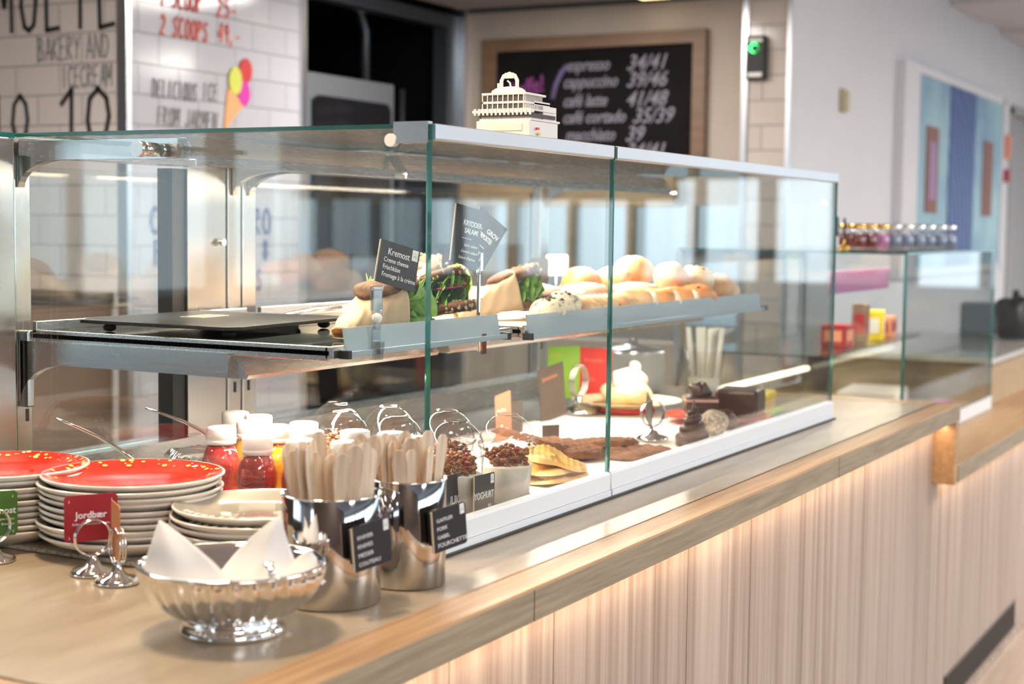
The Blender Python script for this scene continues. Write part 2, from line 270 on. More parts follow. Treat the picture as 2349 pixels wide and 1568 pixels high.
# hand-drawn capitals as pen strokes on a 1 x 1.5 cell
G = {'M': [[(0, 0), (.05, 1.5), (.5, .6), (.95, 1.5), (1, 0)]], 'O': [[(.5, 1.5), (.1, 1.2), (0, .6), (.2, .1), (.5, 0), (.85, .15), (1, .7), (.9, 1.2), (.5, 1.5)]],
     'L': [[(0, 1.5), (.03, 0), (.8, .05)]], 'T': [[(0, 1.45), (1, 1.5)], [(.5, 1.5), (.5, 0)]], 'E': [[(.85, 1.5), (0, 1.45), (.03, 0), (.9, .05)], [(0, .8), (.7, .82)]],
     'B': [[(0, 0), (0, 1.5), (.6, 1.4), (.65, 1), (.1, .8), (.8, .6), (.75, .1), (0, 0)]], 'A': [[(0, 0), (.5, 1.5), (1, 0)], [(.2, .5), (.8, .5)]], 'K': [[(0, 0), (0, 1.5)], [(.9, 1.5), (.05, .7), (.95, 0)]],
     'R': [[(0, 0), (0, 1.5), (.7, 1.4), (.75, .95), (.05, .75), (.9, 0)]], 'Y': [[(0, 1.5), (.5, .8), (1, 1.5)], [(.5, .8), (.45, 0)]], 'N': [[(0, 0), (.05, 1.5), (.9, .05), (1, 1.5)]], 'D': [[(0, 0), (0, 1.5), (.6, 1.35), (.95, .8), (.6, .12), (0, 0)]],
     'I': [[(.4, 0), (.4, 1.5)]], 'C': [[(.9, 1.3), (.5, 1.5), (.1, 1.2), (0, .6), (.25, .1), (.6, 0), (.95, .2)]], 'F': [[(.85, 1.5), (0, 1.45), (.03, 0)], [(0, .8), (.7, .82)]], 'S': [[(.9, 1.3), (.5, 1.5), (.1, 1.2), (.4, .85), (.8, .6), (.75, .1), (.3, 0), (0, .2)]],
     'P': [[(0, 0), (0, 1.5), (.7, 1.4), (.75, .95), (.05, .75)]], 'U': [[(0, 1.5), (.05, .3), (.5, 0), (.95, .3), (1, 1.5)]], 'J': [[(.8, 1.5), (.8, .3), (.4, 0), (0, .3)]], '1': [[(.1, 1.1), (.5, 1.5), (.5, 0)]], '0': [[(.5, 1.5), (.15, 1.2), (.05, .6), (.2, .1), (.5, 0), (.8, .15), (.95, .7), (.85, 1.2), (.5, 1.5)]],
     '2': [[(.05, 1.2), (.4, 1.5), (.85, 1.2), (.7, .8), (0, .05), (.95, 0)]], '4': [[(.7, 0), (.7, 1.5), (0, .5), (1, .5)]], '9': [[(.8, .8), (.3, .8), (.1, 1.2), (.5, 1.5), (.85, 1.2), (.75, 0)]], '5': [[(.85, 1.5), (.15, 1.45), (.1, .85), (.6, .9), (.9, .5), (.6, .05), (.05, .1)]],
     '8': [[(.5, .8), (.15, 1.15), (.5, 1.5), (.85, 1.15), (.5, .8), (.05, .4), (.5, 0), (.95, .4), (.5, .8)]], '-': [[(.1, .6), (.8, .62)]], ',': [[(.3, .2), (.15, -.2)]], ' ': []}
def strokes(s, h, w, m, parent, loc, rz=0, gap=.35, ws=.62, slant=0, name='lettering'):
    mb = MB(); x = 0; k = h/1.5; rn = random.Random(len(s)*7+int(h*1000))
    for ch in s:
        for pl in G.get(ch, []):
            pts = [Vector(((x+p[0]*ws+slant*p[1]+rn.uniform(-.02, .02))*k, 0, (p[1]+rn.uniform(-.02, .02))*k)) for p in pl]
            for a, b in zip(pts, pts[1:]):
                d = (b-a).normalized(); q = Vector((-d.z, 0, d.x))*w/2; e = d*w*.3
                mb.add([a-q-e, b-q+e, b+q+e, a+q-e], [(0, 1, 2, 3)])
        x += ws+gap
    return mb.build(name, m, parent, loc=loc, rot=(0, 0, rz), solid=.001)
def tilt(loc, rz=0, rx=0, ry=0): return Matrix.Translation(loc) @ Euler((rx, ry, rz)).to_matrix().to_4x4()

# ================================================================ ROOM
XC, YB, XA, YW = 4.185, 2.408, 2.044, .886
struct('floor', MB().box(-7, 20, -2.2, 5, -.05, 0), 'floor_pale')
struct('floor', MB().box(-7, 20, -13, -2.2, -.05, 0), 'carpet_brown')
struct('ceiling', MB().box(-7, 20, -13, YW+.2, 2.66, 2.72).box(4.4, 12, YW+.2, 5, 2.66, 2.72), 'ceiling_white')
struct('trim_1', MB().box(6.9, 7.7, -.6, YW-.003, 2.625, 2.66).box(8.3, 9.6, -.6, YW-.003, 2.625, 2.66).box(6.9, 7.7, -2.6, -1.0, 2.625, 2.66), 'ceiling_white')
struct('ceiling', MB().box(-7, 4.4, 1.07, 5, 2.335, 2.39).box(-7, 4.4, .98, 1.07, 2.335, 2.66), 'ceiling_grey')
wA = struct('wall_left', MB().box(XA, XA+.15, YB+.001, 5, 0, 2.335), 'tile_y')
wB = struct('wall_back', MB().box(XA+.012, 2.99, YB, YB+.15, 0, 2.335), 'tile_x')
struct('trim_2', MB().box(XA-.012, XA+.012, YB-.012, YB+.03, 0, 2.335), 'alu')
struct('trim_3', MB().box(2.985, 3.02, YB-.01, YB+.16, 0, 2.335), 'alu')
# dark kitchen alcove
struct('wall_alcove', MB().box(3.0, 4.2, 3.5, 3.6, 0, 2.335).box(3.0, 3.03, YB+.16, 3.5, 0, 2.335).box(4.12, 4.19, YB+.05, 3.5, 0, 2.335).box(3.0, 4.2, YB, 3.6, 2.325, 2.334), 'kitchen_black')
struct('trim_4', MB().box(3.02, 4.17, YB-.01, YB+.06, 2.245, 2.30), 'dark_metal')
struct('trim_5', MB().box(4.05, 4.155, YB-.01, YB+.06, 0, 2.245), 'dark_metal')
struct('trim_6', MB().box(4.155, 4.185, YB-.04, YB+.06, 0, 2.335), 'alu')
# chalkboard wall; pass-through below is added, standing in for window reflections in the glass
struct('wall_right', MB().box(XC, XC+.12, 1.085, YB, 1.478, 2.315).box(XC, XC+.12, 1.085, YB, 0, .9).box(XC, XC+.12, 2.28, YB, .9, 1.478), 'beige_wall')
struct('trim_7', MB().box(XC-.01, XC+.12, 1.06, YB, 2.315, 2.335), 'dark_trim')
struct('trim_8', MB().box(XC-.012, XC+.12, 1.062, 1.085, 0, 2.335), 'alu')
struct('wall_pier', MB().box(XC, XC+.2, YW+.012, 1.062, 0, 2.66), 'tile_y')
struct('trim_9', MB().box(XC-.012, XC+.012, YW-.006, YW+.012, 0, 2.66), 'alu')
struct('wall_white', MB().box(XC+.012, 8.72, YW, YW+.12, 0, 2.66).box(8.72, 9.75, YW, YW+.12, 2.2, 2.66).box(9.75, 20, YW, YW+.12, 0, 2.66), 'white_wall')
struct('door_1', MB().box(8.72, 9.75, YW+.03, YW+.08, 0, 2.2).box(8.72, 8.78, YW-.015, YW+.03, 0, 2.2).box(8.72, 9.75, YW-.015, YW+.03, 2.16, 2.22), 'door_grey')
# window behind the pass-through, added; imitates the window stripes reflected in the glass
w = MB()
for y in (1.0, 1.384, 1.77, 2.105, 2.445, 2.79): w.box(5.38, 5.44, y-.022, y+.022, .95, 1.95)
w.box(5.38, 5.44, .9, 3.1, .90, .95).box(5.38, 5.44, .9, 3.1, 1.95, 2.66).box(5.38, 5.44, .9, 3.1, 0, .9)
struct('wall_kitchen', MB().box(5.38, 5.44, YW+.12, 3.2, 0, .9).box(5.38, 5.44, YW+.12, 3.2, 1.95, 2.66).box(XC+.12, 5.4, 3.1, 3.2, 0, 2.66), 'beige_wall')
w = MB()
for y in (1.384, 1.77, 2.105, 2.445, 2.79): w.box(5.37, 5.42, y-.022, y+.022, .95, 1.95)
wn = struct('reflection_window_1', w, 'tan_wood'); MB().box(5.40, 5.406, 1.01, 3.1, .9, 1.95).build('pane', 'glass', wn)
# customers' side: long window band, wooden bulkhead, walls
w = MB(); x = -6.6
w.box(-7, 20, -13.1, -13, 0, .55).box(-7, 20, -13.1, -13, 2.15, 2.66)
struct('wall_front', w, 'white_wall'); w = MB()
k = 0
while x < 20:
    w.box(x-(.13 if k % 3 else .3), x+(.13 if k % 3 else .3), -13.05, -12.93, .55, 2.15); x += 2.1; k += 1
wf = struct('window_2', w, 'tan_wood'); MB().box(-7, 20, -13.06, -13.05, .55, 2.15).build('pane', 'glass', wf)
# far end of the room: window band between slim posts, wooden bulkhead in front of one half
struct('wall_far', MB().box(20, 20.1, -13, 1, 0, .62).box(20, 20.1, -13, 1, 2.12, 2.66), 'white_wall'); w = MB(); y = -12.7; k = 0
while y < .9:
    b = .15 if k % 2 else .24; w.box(19.9, 20.05, y-b/2, y+b/2, .62, 2.12); y += 1.05; k += 1
w4 = struct('window_4', w, 'post_grey'); MB().box(20.05, 20.06, -13, 1, .62, 2.12).build('pane', 'glass', w4)
struct('trim_10', MB().box(19.3, 19.8, -12.9, -7.75, 1.80, 2.40), 'tan_wood')
struct('wall_entrance', MB().box(-7, -6.9, -13, 5, 0, .5).box(-7, -6.9, -13, 5, 2.2, 2.66).box(-7, -6.9, 1.6, 5, .5, 2.2), 'white_wall')
w = MB()
for y in (-11.5, -9.5, -7.5, -5.5, -3.6, -1.7, .1, 1.5): w.box(-6.98, -6.9, y-.1, y+.1, .5, 2.2)
wl = struct('window_3', w, 'white_wall'); MB().box(-6.96, -6.95, -13, 1.6, .5, 2.2).build('pane', 'glass', wl)
struct('wall_rear', MB().box(-7, XA, 4.9, 5, 0, .95).box(-7, XA, 4.9, 5, 2.3, 2.66).box(-2.9, XA, 4.9, 5, .95, 2.3), 'brown_wall')
w = MB()
for x in (-6.9, -5.6, -4.3, -3.0): w.box(x-.1, x+.1, 4.88, 4.95, .95, 2.3)
w5 = struct('window_5', w, 'post_grey'); MB().box(-7, -2.9, 4.95, 4.96, .95, 2.3).build('pane', 'glass', w5)

struct('dark_reflection_screen', MB().box(-3.4, -3.3, -6, .3, 0, 2.1), 'brown_wall')  # unseen dark screen, added to darken reflections in the steel cylinders
# writing on the tiles
xa = XA-.003
strokes('MOLTE', .21, .016, 'ink_black', wA, (xa, 2.985, 2.015), -R90, .33, .5)
strokes('BAKERY', .075, .006, 'ink_grey', wA, (xa, 2.79, 1.915), -R90, .17, .47); strokes('AND', .075, .006, 'ink_grey', wA, (xa, 2.575, 1.915), -R90, .20, .5)
strokes('ICECREAM', .07, .006, 'ink_grey', wA, (xa, 2.685, 1.822), -R90, .16, .44)
strokes('10', .16, .015, 'ink_black', wA, (xa, 3.02, 1.645), -R90, .2, .75); strokes('10', .17, .017, 'ink_black', wA, (xa, 2.70, 1.645), -R90, .1, .95)
yb = YB-.003
strokes('2 SCOOPS', .065, .007, 'ink_red', wB, (2.205, yb, 2.005), 0, .22, .5, .1); strokes('49,-', .065, .007, 'ink_red', wB, (2.505, yb, 2.012), 0, .25, .5, .1)
strokes('1 SCOOP', .065, .007, 'ink_red', wB, (2.205, yb, 2.10), 0, .22, .5, .1); strokes('25-', .065, .008, 'ink_red', wB, (2.50, yb, 2.10), 0, .3, .6, .1)
strokes('DELICIOUS', .06, .005, 'ink_grey', wB, (2.165, yb, 1.795), 0, .22, .42, .1); strokes('ICE', .06, .005, 'ink_grey', wB, (2.42, yb, 1.805), 0, .22, .5, .1)
strokes('FROM', .06, .005, 'ink_grey', wB, (2.19, yb, 1.705), 0, .22, .5, .1); strokes('JARMEN', .06, .005, 'ink_grey', wB, (2.33, yb, 1.705), 0, .22, .5, .1)
strokes('IN', .07, .006, 'ink_grey', wB, (2.205, yb, 1.45), 0, .2, .6); strokes('COL', .085, .010, 'ink_blue', wB, (2.155, yb, 1.345), 0, .3, .7); strokes('FAM', .08, .009, 'ink_blue', wB, (2.175, yb, 1.24), 0, .3, .7)
strokes('RO', .09, .010, 'ink_blue', wB, (2.70, yb, 1.345), 0, .3, .7); strokes('8', .07, .009, 'ink_blue', wB, (2.76, yb, 1.25), 0); strokes('S', .07, .009, 'ink_blue', wB, (2.72, yb, 1.14), 0)
ic = thing('ice_cream_drawing', 'painted ice cream cone with red, yellow and pink scoops on the white tiles', 'drawing', (2.60, YB-.004, 1.80))
def disc(c, rx, rz, n=24): return [(c[0]+rx*math.cos(2*math.pi*i/n), c[1]+rz*math.sin(2*math.pi*i/n)) for i in range(n)]
MB().prism([(-.065, -.08), (-.045, .055), (.035, .01), (.045, .0)], 1, -.002, .002).build('cone', 'cone_orange', ic)
MB().prism([(-.065, -.10), (-.042, .055), (.045, .01)], 1, -.0025, .0).build('cone', 'cone_orange', ic)
MB().prism(disc((-.005, .085), .036, .05), 1, -.0045, -.002).build('scoop', 'scoop_yellow', ic, 'yellow scoop')
MB().prism(disc((.055, .125), .035, .045), 1, -.0035, -.001).build('scoop', 'scoop_red', ic, 'red scoop')
MB().prism(disc((.045, .045), .033, .045), 1, -.004, -.0015).build('scoop', 'scoop_pink', ic, 'pink scoop')

# chalkboard
cb = thing('chalkboard', 'large black chalkboard menu in a brown wooden frame on the beige wall', 'chalkboard', (XC, 1.7455, 1.66))
fy0, fy1, fz0, fz1 = -.510, .535, -.03, .535
MB().box(-.035, -.002, fy0, fy1, fz1-.055, fz1).box(-.035, -.002, fy0, fy0+.055, fz0, fz1-.055).box(-.035, -.002, fy1-.07, fy1, fz0, fz1-.055).box(-.035, -.002, fy0+.055, fy1-.07, fz0, fz0+.05).build('frame', 'frame_wood', cb)
MB().box(-.022, -.004, fy0+.05, fy1-.065, fz0+.045, fz1-.05).build('board', 'board_black', cb)
cbb = kids(cb)[-1]
rx = (R90, 0, -R90)
for k, (s, pr, z, dy) in enumerate([('espresso', '34/41', .385, 0), ('cappuccino', '39/46', .315, .015), ('café latte', '41/48', .235, .015), ('café cortado', '35/39', .165, .015), ('macchiato', '39', .09, .0), ('', '34/41', .02, 0)]):
    if s: text(s, .072, 'chalk', cbb, (-.0235, .125+dy, z), rx, 'LEFT', .012, .35, .78 if k != 3 else .8, ext=.001)
    text(pr, .088, 'chalk', cbb, (-.0235, (-.155 if k != 3 else -.185) , z-.005), rx, 'LEFT', .012, .35, .9, ext=.001)
text('Kaffe!', .10, 'chalk_pink', cbb, (-.0235, .40, .27), (R90, math.radians(-12), -R90), 'LEFT', .02, .2, .75, ext=.001)
MB().tube([(0, .19, .27), (0, .175, .33), (0, .15, .38), (0, .12, .41)], .011, 6, 0).build('lettering', 'chalk_violet', cbb, 'violet chalk stroke', loc=(-.02, 0, 0))
tag(MB().box(XC-.10, XC-.002, 1.336, YB-.06, 1.478, 1.625).box(XC-.105, XC, 1.33, YB-.06, 1.47, 1.482).build('reflection_box', 'tan_wood', bevel=.003), 'tan box added below the chalkboard, standing in for a reflection in the glass', 'panel')  # box added where the case glass reflects tan wood
dv = thing('access_reader', 'black wall reader with a glowing green light on the tiled pier', 'card reader', (XC, 1.022, 1.98))
MB().box(-.035, -.001, -.042, .042, 0, .175).build('body', 'black', dv, bevel=.006)
for a, b in ((.012, .028), (.15, .162)): MB().box(-.037, -.034, -.029, .029, a, b).build('label_strip', 'white_plastic', dv)
MB().lathe([(.0001, 0), (.015, -.001), (.018, .008)], 20, 0, M=Matrix.Translation((-.035, .004, .125)) @ Euler((0, -R90, 0)).to_matrix().to_4x4()).build('green_light', 'green_led', dv, 'glowing green lamp')
tag(MB().box(-.04, .04, -.02, 0, 0, .1, 0).box(-.03, .03, -.03, -.02, .01, .09).build('thermostat', 'beige_plastic', loc=(4.90, YW-.001, 1.90), bevel=.004), 'small beige thermostat on the white wall left of the painting', 'thermostat')
# painting
pt = thing('painting', 'tall blue abstract painting in a pale frame on the white wall', 'painting', (6.1, YW, 1.15))
MB().box(-.30, 0, -.05, -.001, 0, 1.07).box(0, 2.2, -.05, -.001, 1.03, 1.07).box(2.16, 2.2, -.05, -.001, 0, 1.07).box(0, 2.2, -.05, -.001, 0, .04).build('frame', 'white_wall', pt)
MB().box(0, 2.16, -.04, -.002, .04, 1.03).build('canvas', 'art_light', pt)
MB().box(.72, 1.36, -.046, -.040, .04, 1.03).build('blue_band', 'art_blue', pt, 'dark blue swirling band')
for a in (.19, 1.62): MB().box(a, a+.265, -.046, -.040, .33, .78).build('brown_bar', 'art_brown', pt)
MB().box(.26, .39, -.049, -.046, .40, .70).build('mauve_bar', 'art_mauve', pt)
for z0, z1, nm, lb in ((1.86, 2.01, 'notice', 'pale red notice on the white wall right of the painting, upper one'), (1.71, 1.79, 'alarm_box', 'small red box on the white wall right of the painting, lower one')):
    tag(MB().box(8.54, 8.64, YW-.03, YW-.001, z0, z1).build(nm, 'red_card' if z1 < 1.8 else 'peach_card'), lb, 'sign' if nm == 'notice' else 'alarm')
dl = thing('ceiling_downlight', 'small warm downlight in the ceiling above the chalkboard wall', 'lamp', (4.02, 1.42, 2.335))
MB().box(-.06, .06, -.07, .07, -.02, -.001).build('housing', 'dark_trim', dl); MB().box(-.05, .05, -.06, .06, -.024, -.02).build('lens', 'warm_lamp', dl)

# oven and things in the alcove
ov = thing('rack_oven', 'steel rack oven with rounded dark window in the black alcove', 'oven', (3.06, YB+.03, .0))
w = MB(); w.box(0, .63, 0, .02, 1.86, 1.965).box(0, .045, 0, .02, 1.25, 1.86).box(0, .63, 0, .02, 1.08, 1.25).box(.585, .63, 0, .02, 1.25, 1.86).box(0, .63, .02, .8, 1.02, 1.965)
w.build('body', 'oven_steel', ov, bevel=.004); MB().box(.0, .63, .005, .8, .02, 1.019).build('stand', 'kitchen_black', ov, 'black open stand under the oven')
rr = []
for cx, cz, a0 in ((.55, 1.84, 0), (.085, 1.84, 90), (.085, 1.29, 180), (.55, 1.29, 270)):
    for i in range(7): a = math.radians(a0+i*15); rr.append((cx+.04*math.cos(a), cz+.04*math.sin(a)))
MB().prism(rr, 1, -.012, -.002).build('window', 'oven_glass', ov, 'dark glass window with rounded corners')
MB().cyl((0, 0, 0), .022, .02, 20, 0, Matrix.Translation((.60, -.02, 1.77)) @ Euler((R90, 0, 0)).to_matrix().to_4x4()).build('knob', 'red_lamp', ov, 'red knob')
MB().tube([(.66, -.02, 1.95), (.66, -.02, 1.2)], .012, 8).build('handle', 'black', ov)
tag(MB().tube([(3.80, YB+.25, 1.95), (3.80, YB+.25, 2.21), (3.76, YB+.25, 2.29), (3.68, YB+.25, 2.32)], .02, 10).build('vent_pipe', 'dark_metal'), 'grey vertical pipe rising behind the oven in the black alcove', 'pipe')
cbn = thing('dark_cabinet', 'dark low cabinet against the tiled wall behind the left end of the case', 'cabinet', (XA-.36, 2.47, 0))
MB().box(0, .35, 0, 1.6, 0, 1.12).build('body', 'brown_box', cbn); MB().box(-.015, .35, -.01, 1.62, 1.12, 1.15).build('top', 'black', cbn); MB().box(-.018, 0, .25, .27, .5, .9).build('handle', 'chrome', cbn)

# ================================================================ COUNTER
ct = thing('service_counter', 'long service counter with oak-edged top and pale wood panelled front', 'counter', (0, 0, 0))
MB().box(-.69, 2.335, -.135, .98, .876, .9195).build('worktop', 'laminate', ct, 'greige laminate worktop')
MB().box(-.74, 2.41, -.2, -.139, .876, .920).box(2.339, 2.41, -.139, .98, .876, .920).box(-.74, -.694, -.139, .98, .876, .920).build('oak_edge', ['oak'], ct, 'oak edging with a fine groove', bevel=.003)
MB().box(-.74, -.072, -.2015, -.1995, .8765, .917).box(-.068, 1.28, -.2015, -.1995, .8765, .917).box(1.284, 2.41, -.2015, -.1995, .8765, .917).build('front_edge', 'oak_end', ct, 'grey-brown front edge of the worktop')
seams = [-.74, -.182, .106, .609, .923, 1.25, 1.703, 2.032, 2.365]
for a, b in zip(seams, seams[1:]): MB().box(a+.0015, b-.0015, -.142, -.122, .0, .874).build('front_panel', 'panel_wood', ct)
MB().box(-.74, 2.365, -.120, .95, 0, .874).build('carcass', 'tan_wood', ct)
MB().box(-.9, 2.36, -.18, -.155, .868, .8755).build('light_channel', 'alu', ct)
MB().box(2.37, 2.41, -.2, -.02, .705, .8755).build('end_cheek', 'oak', ct, 'vertical oak piece joining the two counter heights', bevel=.002)
c2 = thing('lower_counter', 'lower counter section with wooden top beyond the stepped end', 'counter', (0, 0, 0))
MB().box(2.412, 5.4, -.2, .85, .706, .7545).build('worktop', 'oak', c2, bevel=.003)
MB().box(2.412, 5.4, -.2015, -.1995, .707, .752).build('front_edge', 'oak_end', c2)
seams = [2.368, 2.783, 3.066, 3.40, 3.75, 4.1, 4.5, 5.0]
for a, b in zip(seams, seams[1:]): MB().box(a+.0015, b-.0015, -.142, -.122, .0 if a > 3.7 or a < 2.4 else .0, .704).build('front_panel', 'panel_wood', c2)
MB().box(2.368, 5.0, -.120, .8, 0, .704).build('carcass', 'tan_wood', c2)
MB().box(2.3, 5.0, -.16, -.1425, .0, .022).build('plinth', 'panel_wood', c2)
w = MB()
for i in range(74):
    for j in range(6):
        x = 2.60+i*.0142; z = .032+j*.0135; w.box(x, x+.010, -.148, -.1425, z, z+.004); w.box(x, x+.003, -.148, -.1425, z, z+.0135)
w.box(2.59, 3.655, -.147, -.1422, .026, .030).box(2.59, 3.655, -.147, -.1422, .112, .117)
w.build('vent_grille', 'grille', c2, 'grey metal vent grille near the floor'); MB().box(2.59, 3.655, -.1425, -.1415, .026, .117).build('grille_back', 'black', c2)
rb = thing('raised_counter_block', 'brown wooden counter block with pale top at far right of lower counter', 'counter', (3.9, 0, .7555))
MB().box(0, 1.3, .02, .7, 0, .155).build('body', 'tan_wood', rb); MB().box(-.02, 1.32, 0, .72, .155, .175).build('top', 'ceramic', rb)
bg_ = tag(MB().blob((0, 0, .075), .12, .09, .095, 28, 0, noise=.06, flat=.75, seed=4, p=.6).tube([(-.05, 0, .15), (-.03, 0, .2), (.03, 0, .2), (.05, 0, .15)], .008).build('shoulder_bag', 'black', loc=(4.98, .13, .9355)), 'black bag lying on the pale-topped wooden block', 'bag')
tl = thing('chair_back', 'dark teal chair back behind the second display case', 'chair', (5.75, .30, 0), math.radians(8))
MB().box(-.03, .03, -.22, .22, .42, 1.05).build('backrest', 'teal_dark', tl, bevel=.02); MB().box(-.4, .03, -.22, .22, .36, .44).build('seat', 'teal_dark', tl, bevel=.02)
for sx in (-.34, 0):
    for sy in (-.18, .18): MB().cyl((sx, sy, 0), .018, .36, 12).build('leg', 'black', tl)

# ================================================================ DISPLAY CASE
ZC = .92
dc = thing('display_case', 'long glass and steel bakery display case standing on the counter', 'display case', (0, 0, ZC))
def pane(x0, x1, y0, y1, z0, z1, ax, name, par, lab=None, m=('glass', 'glass_edge', 'glass_edge_light')):
    mis = [1, 1, 1]; mis[ax] = 0
    if ax == 2: mis = [1, 1, 0]
    return MB().box(x0, x1, y0, y1, z0, z1, mis=mis).build(name, list(m), par, lab)
L = 1.895; T = .60
pane(.0, .589, 0, .007, .043, T-.001, 1, 'front_pane', dc, 'left front glass pane'); pane(.594, L, 0, .007, .043, T-.001, 1, 'front_pane', dc, 'right front glass pane')
pane(0, .007, .009, .786, .012, T-.007, 0, 'side_pane', dc, 'left side glass pane'); pane(L-.007, L, .009, .79, .012, T-.007, 0, 'side_pane', dc, 'right side glass pane')
pane(0, .589, .009, .80, T-.006, T, 2, 'top_pane', dc); pane(.594, L, .009, .80, T-.006, T, 2, 'top_pane', dc)
for a, b in ((0, .588), (.5945, L)):
    MB().prism([(-.004, .014), (.012, .014), (.012, .044), (-.001, .044), (-.004, .040)], 0, a, b).build('bottom_rail', 'white_rail', dc)
    MB().box(a, b, -.006, .010, .001, .0135).build('bottom_rail_lip', 'white_rail', dc)
    MB().prism([(-.003, T-.021), (-.001, T-.023), (.009, T-.023), (.009, T-.0005), (-.003, T-.0005)], 0, a+.004, b-.003).build('top_rail', 'alu', dc, bevel=.001)
MB().box(-.0, L, -.012, -.0065, 0, .003).build('seal', 'black', dc)
MB().box(-.0015, .010, .006, .062, T-.026, T+.003).build('corner_clamp', 'steel', dc); MB().cyl((0, 0, 0), .009, .012, 16, 0, Matrix.Translation((.008, .066, T-.022)) @ Euler((0, -R90, 0)).to_matrix().to_4x4()).build('clamp_cap', 'white_plastic', dc)
MB().cyl((0, 0, 0), .0105, .03, 24, 0, Matrix.Translation((-.001, .486, T-.030)) @ Euler((0, -R90, 0)).to_matrix().to_4x4()).cyl((0, 0, 0), .012, .012, 24, 0, Matrix.Translation((-.031, .486, T-.030)) @ Euler((0, -R90, 0)).to_matrix().to_4x4()).cyl((0, 0, 0), .010, .03, 24, 0, Matrix.Translation((.037, .486, T-.030)) @ Euler((0, -R90, 0)).to_matrix().to_4x4()).build('glass_fixing', 'steel', dc, 'round steel glass fixing')
# posts
for a, b, x in ((.002, .042, .030), (.545, .585, .566), (.590, .632, .608), (1.845, 1.884, 1.865)):
    pp = MB().box(a, b, .788, .81, .0, T-.008).build('rear_post', 'steel_v', dc, bevel=.002)
    for z in (.135, .243): MB().box(x-.0025, x+.0025, .7865, .7882, z, z+.02).build('slot', 'black', pp)
MB().box(.012, .025, .765, .787, .16, .285).build('shelf_hanger', 'steel_v', dc, bevel=.003)
# sliding rear doors
for a, b, y in ((.045, .43, .812), (.635, 1.844, .812)):
    pane(a, b, y, y+.006, .07, T-.05, 1, 'rear_pane', dc)
MB().box(.394, .428, .795, .83, .065, T-.04).build('door_gasket', 'black', dc); dst = MB().box(.430, .540, .789, .80, .065, T-.035).build('door_stile', 'steel_v', dc, bevel=.001)
MB().tube([(.385, .795, .28), (.378, .78, .27), (.378, .78, .20), (.385, .795, .19)], .005).build('door_handle', 'steel', dst)
MB().cyl((0, 0, 0), .007, .01, 16, 0, Matrix.Translation((.518, .785, .425)) @ Euler((R90, 0, 0)).to_matrix().to_4x4()).build('door_lock', 'chrome', dst)
MB().box(0, L, .77, .835, T-.035, T-.008).build('top_beam', 'steel', dc); MB().box(0.0, L, .768, .84, .0, .066).build('rear_sill', 'steel', dc)
MB().box(.009, L-.009, .014, .766, .001, .014).build('deck', 'deck_steel', dc)
# upper arms and lamp housings
def arm(x0, x1, zt, zb, zc, yf, name='arm'):
    pts = [(.787, zt), (yf, zt), (yf-.0, zb)]
    for i in range(9):
        t = i/8; a = t*math.pi/2; pts.append((.688+.096*math.sin(a), zb-(zb-zc)*(1-math.cos(a))))
    pts.append((.787, zc)); return MB().prism(pts, 0, x0, x1).build(name, 'steel_y', dc)
for x in (.012, .556, .605, 1.868):
    arm(x, x+.014, T-.012, T-.042, T-.085, .455, 'canopy_arm'); arm(x, x+.014, .268, .232, .168, .36, 'shelf_arm')
for a, b in ((.024, .572), (.612, 1.872)):
    MB().prism([(.475, T-.012), (.449, T-.010), (.426, T-.038), (.428, T-.052), (.431, T-.052), (.431, T-.0435), (.475, T-.0435)], 0, a, b).build('lamp_housing', 'steel', dc)
    MB().prism([(.42, .270), (.362, .270), (.330, .236), (.334, .230), (.42, .230)], 0, a, b).build('lamp_housing', 'steel', dc)
# shelves
for a, b in ((.02, .562), (.606, 1.86)):
    MB().box(a, b, .182, .765, .272, .281).prism([(.176, .268), (.19, .268), (.19, .286), (.180, .286), (.176, .282)], 0, a, b).box(a, b, .755, .765, .281, .300).box(a, a+.008, .185, .765, .265, .286).build('shelf', 'steel', dc, bevel=.001)
MB().box(.028, .56, .19, .75, .281, .284).build('shelf_glass', 'tinted_shelf_glass', dc, 'dark reflective shelf inlay')
for a, b, y, z in ((.045, .505, .168, .268), (.612, 1.84, .168, .262)):
    MB().prism([(0, 0), (.003, 0), (.010, .038), (.007, .038)], 0, a, b).box(a-.0, b+.02, -.006, .008, -.004, .004).build('price_rail', 'rail_pale_reflection', dc, 'clear acrylic price rail', loc=(0, y, z+.006))
    MB().box(b+.015, b+.024, -.008, .010, -.006, .006).box(a-.009, a, -.008, .010, -.006, .006).build('rail_end', 'black', dc, loc=(0, y, z+.006))
col = thing('neighbour_case_column', 'tall steel column of the neighbouring case at the left picture edge', 'display case', (-.072, .772, ZC))
MB().box(0, .066, 0, .04, 0, .592).build('post', 'steel_v', col, bevel=.004); MB().box(-.5, .066, 0, .30, .592, .600, mis=[1, 1, 0]).build('top_pane', ['glass', 'glass_edge'], col)

# second case on the lower counter
d2 = thing('second_display_case', 'second glass display case on the lower counter, jars on its top', 'display case', (2.6, 0, .7545))
pane(0, 1.25, 0, .008, .045, .56, 1, 'front_pane', d2); pane(0, .008, .010, .70, .012, .56, 0, 'side_pane', d2); pane(1.242, 1.25, .01, .7, .012, .56, 0, 'side_pane', d2); pane(0, 1.25, 0, .70, .561, .568, 2, 'top_pane', d2)
MB().box(0, 1.25, -.003, .012, .001, .044).build('bottom_rail', 'white_rail', d2); MB().box(.01, 1.24, .014, .70, .001, .02).build('deck', 'tan_wood', d2); MB().box(.01, 1.24, .705, .72, 0, .56).build('rear_frame', 'dark_metal', d2) if False else None
MB().box(0, 1.25, .69, .71, 0, .06).box(0, 1.25, .69, .71, .52, .56).box(0, .04, .69, .71, .06, .52).box(1.21, 1.25, .69, .71, .06, .52).build('rear_frame', 'alu', d2)
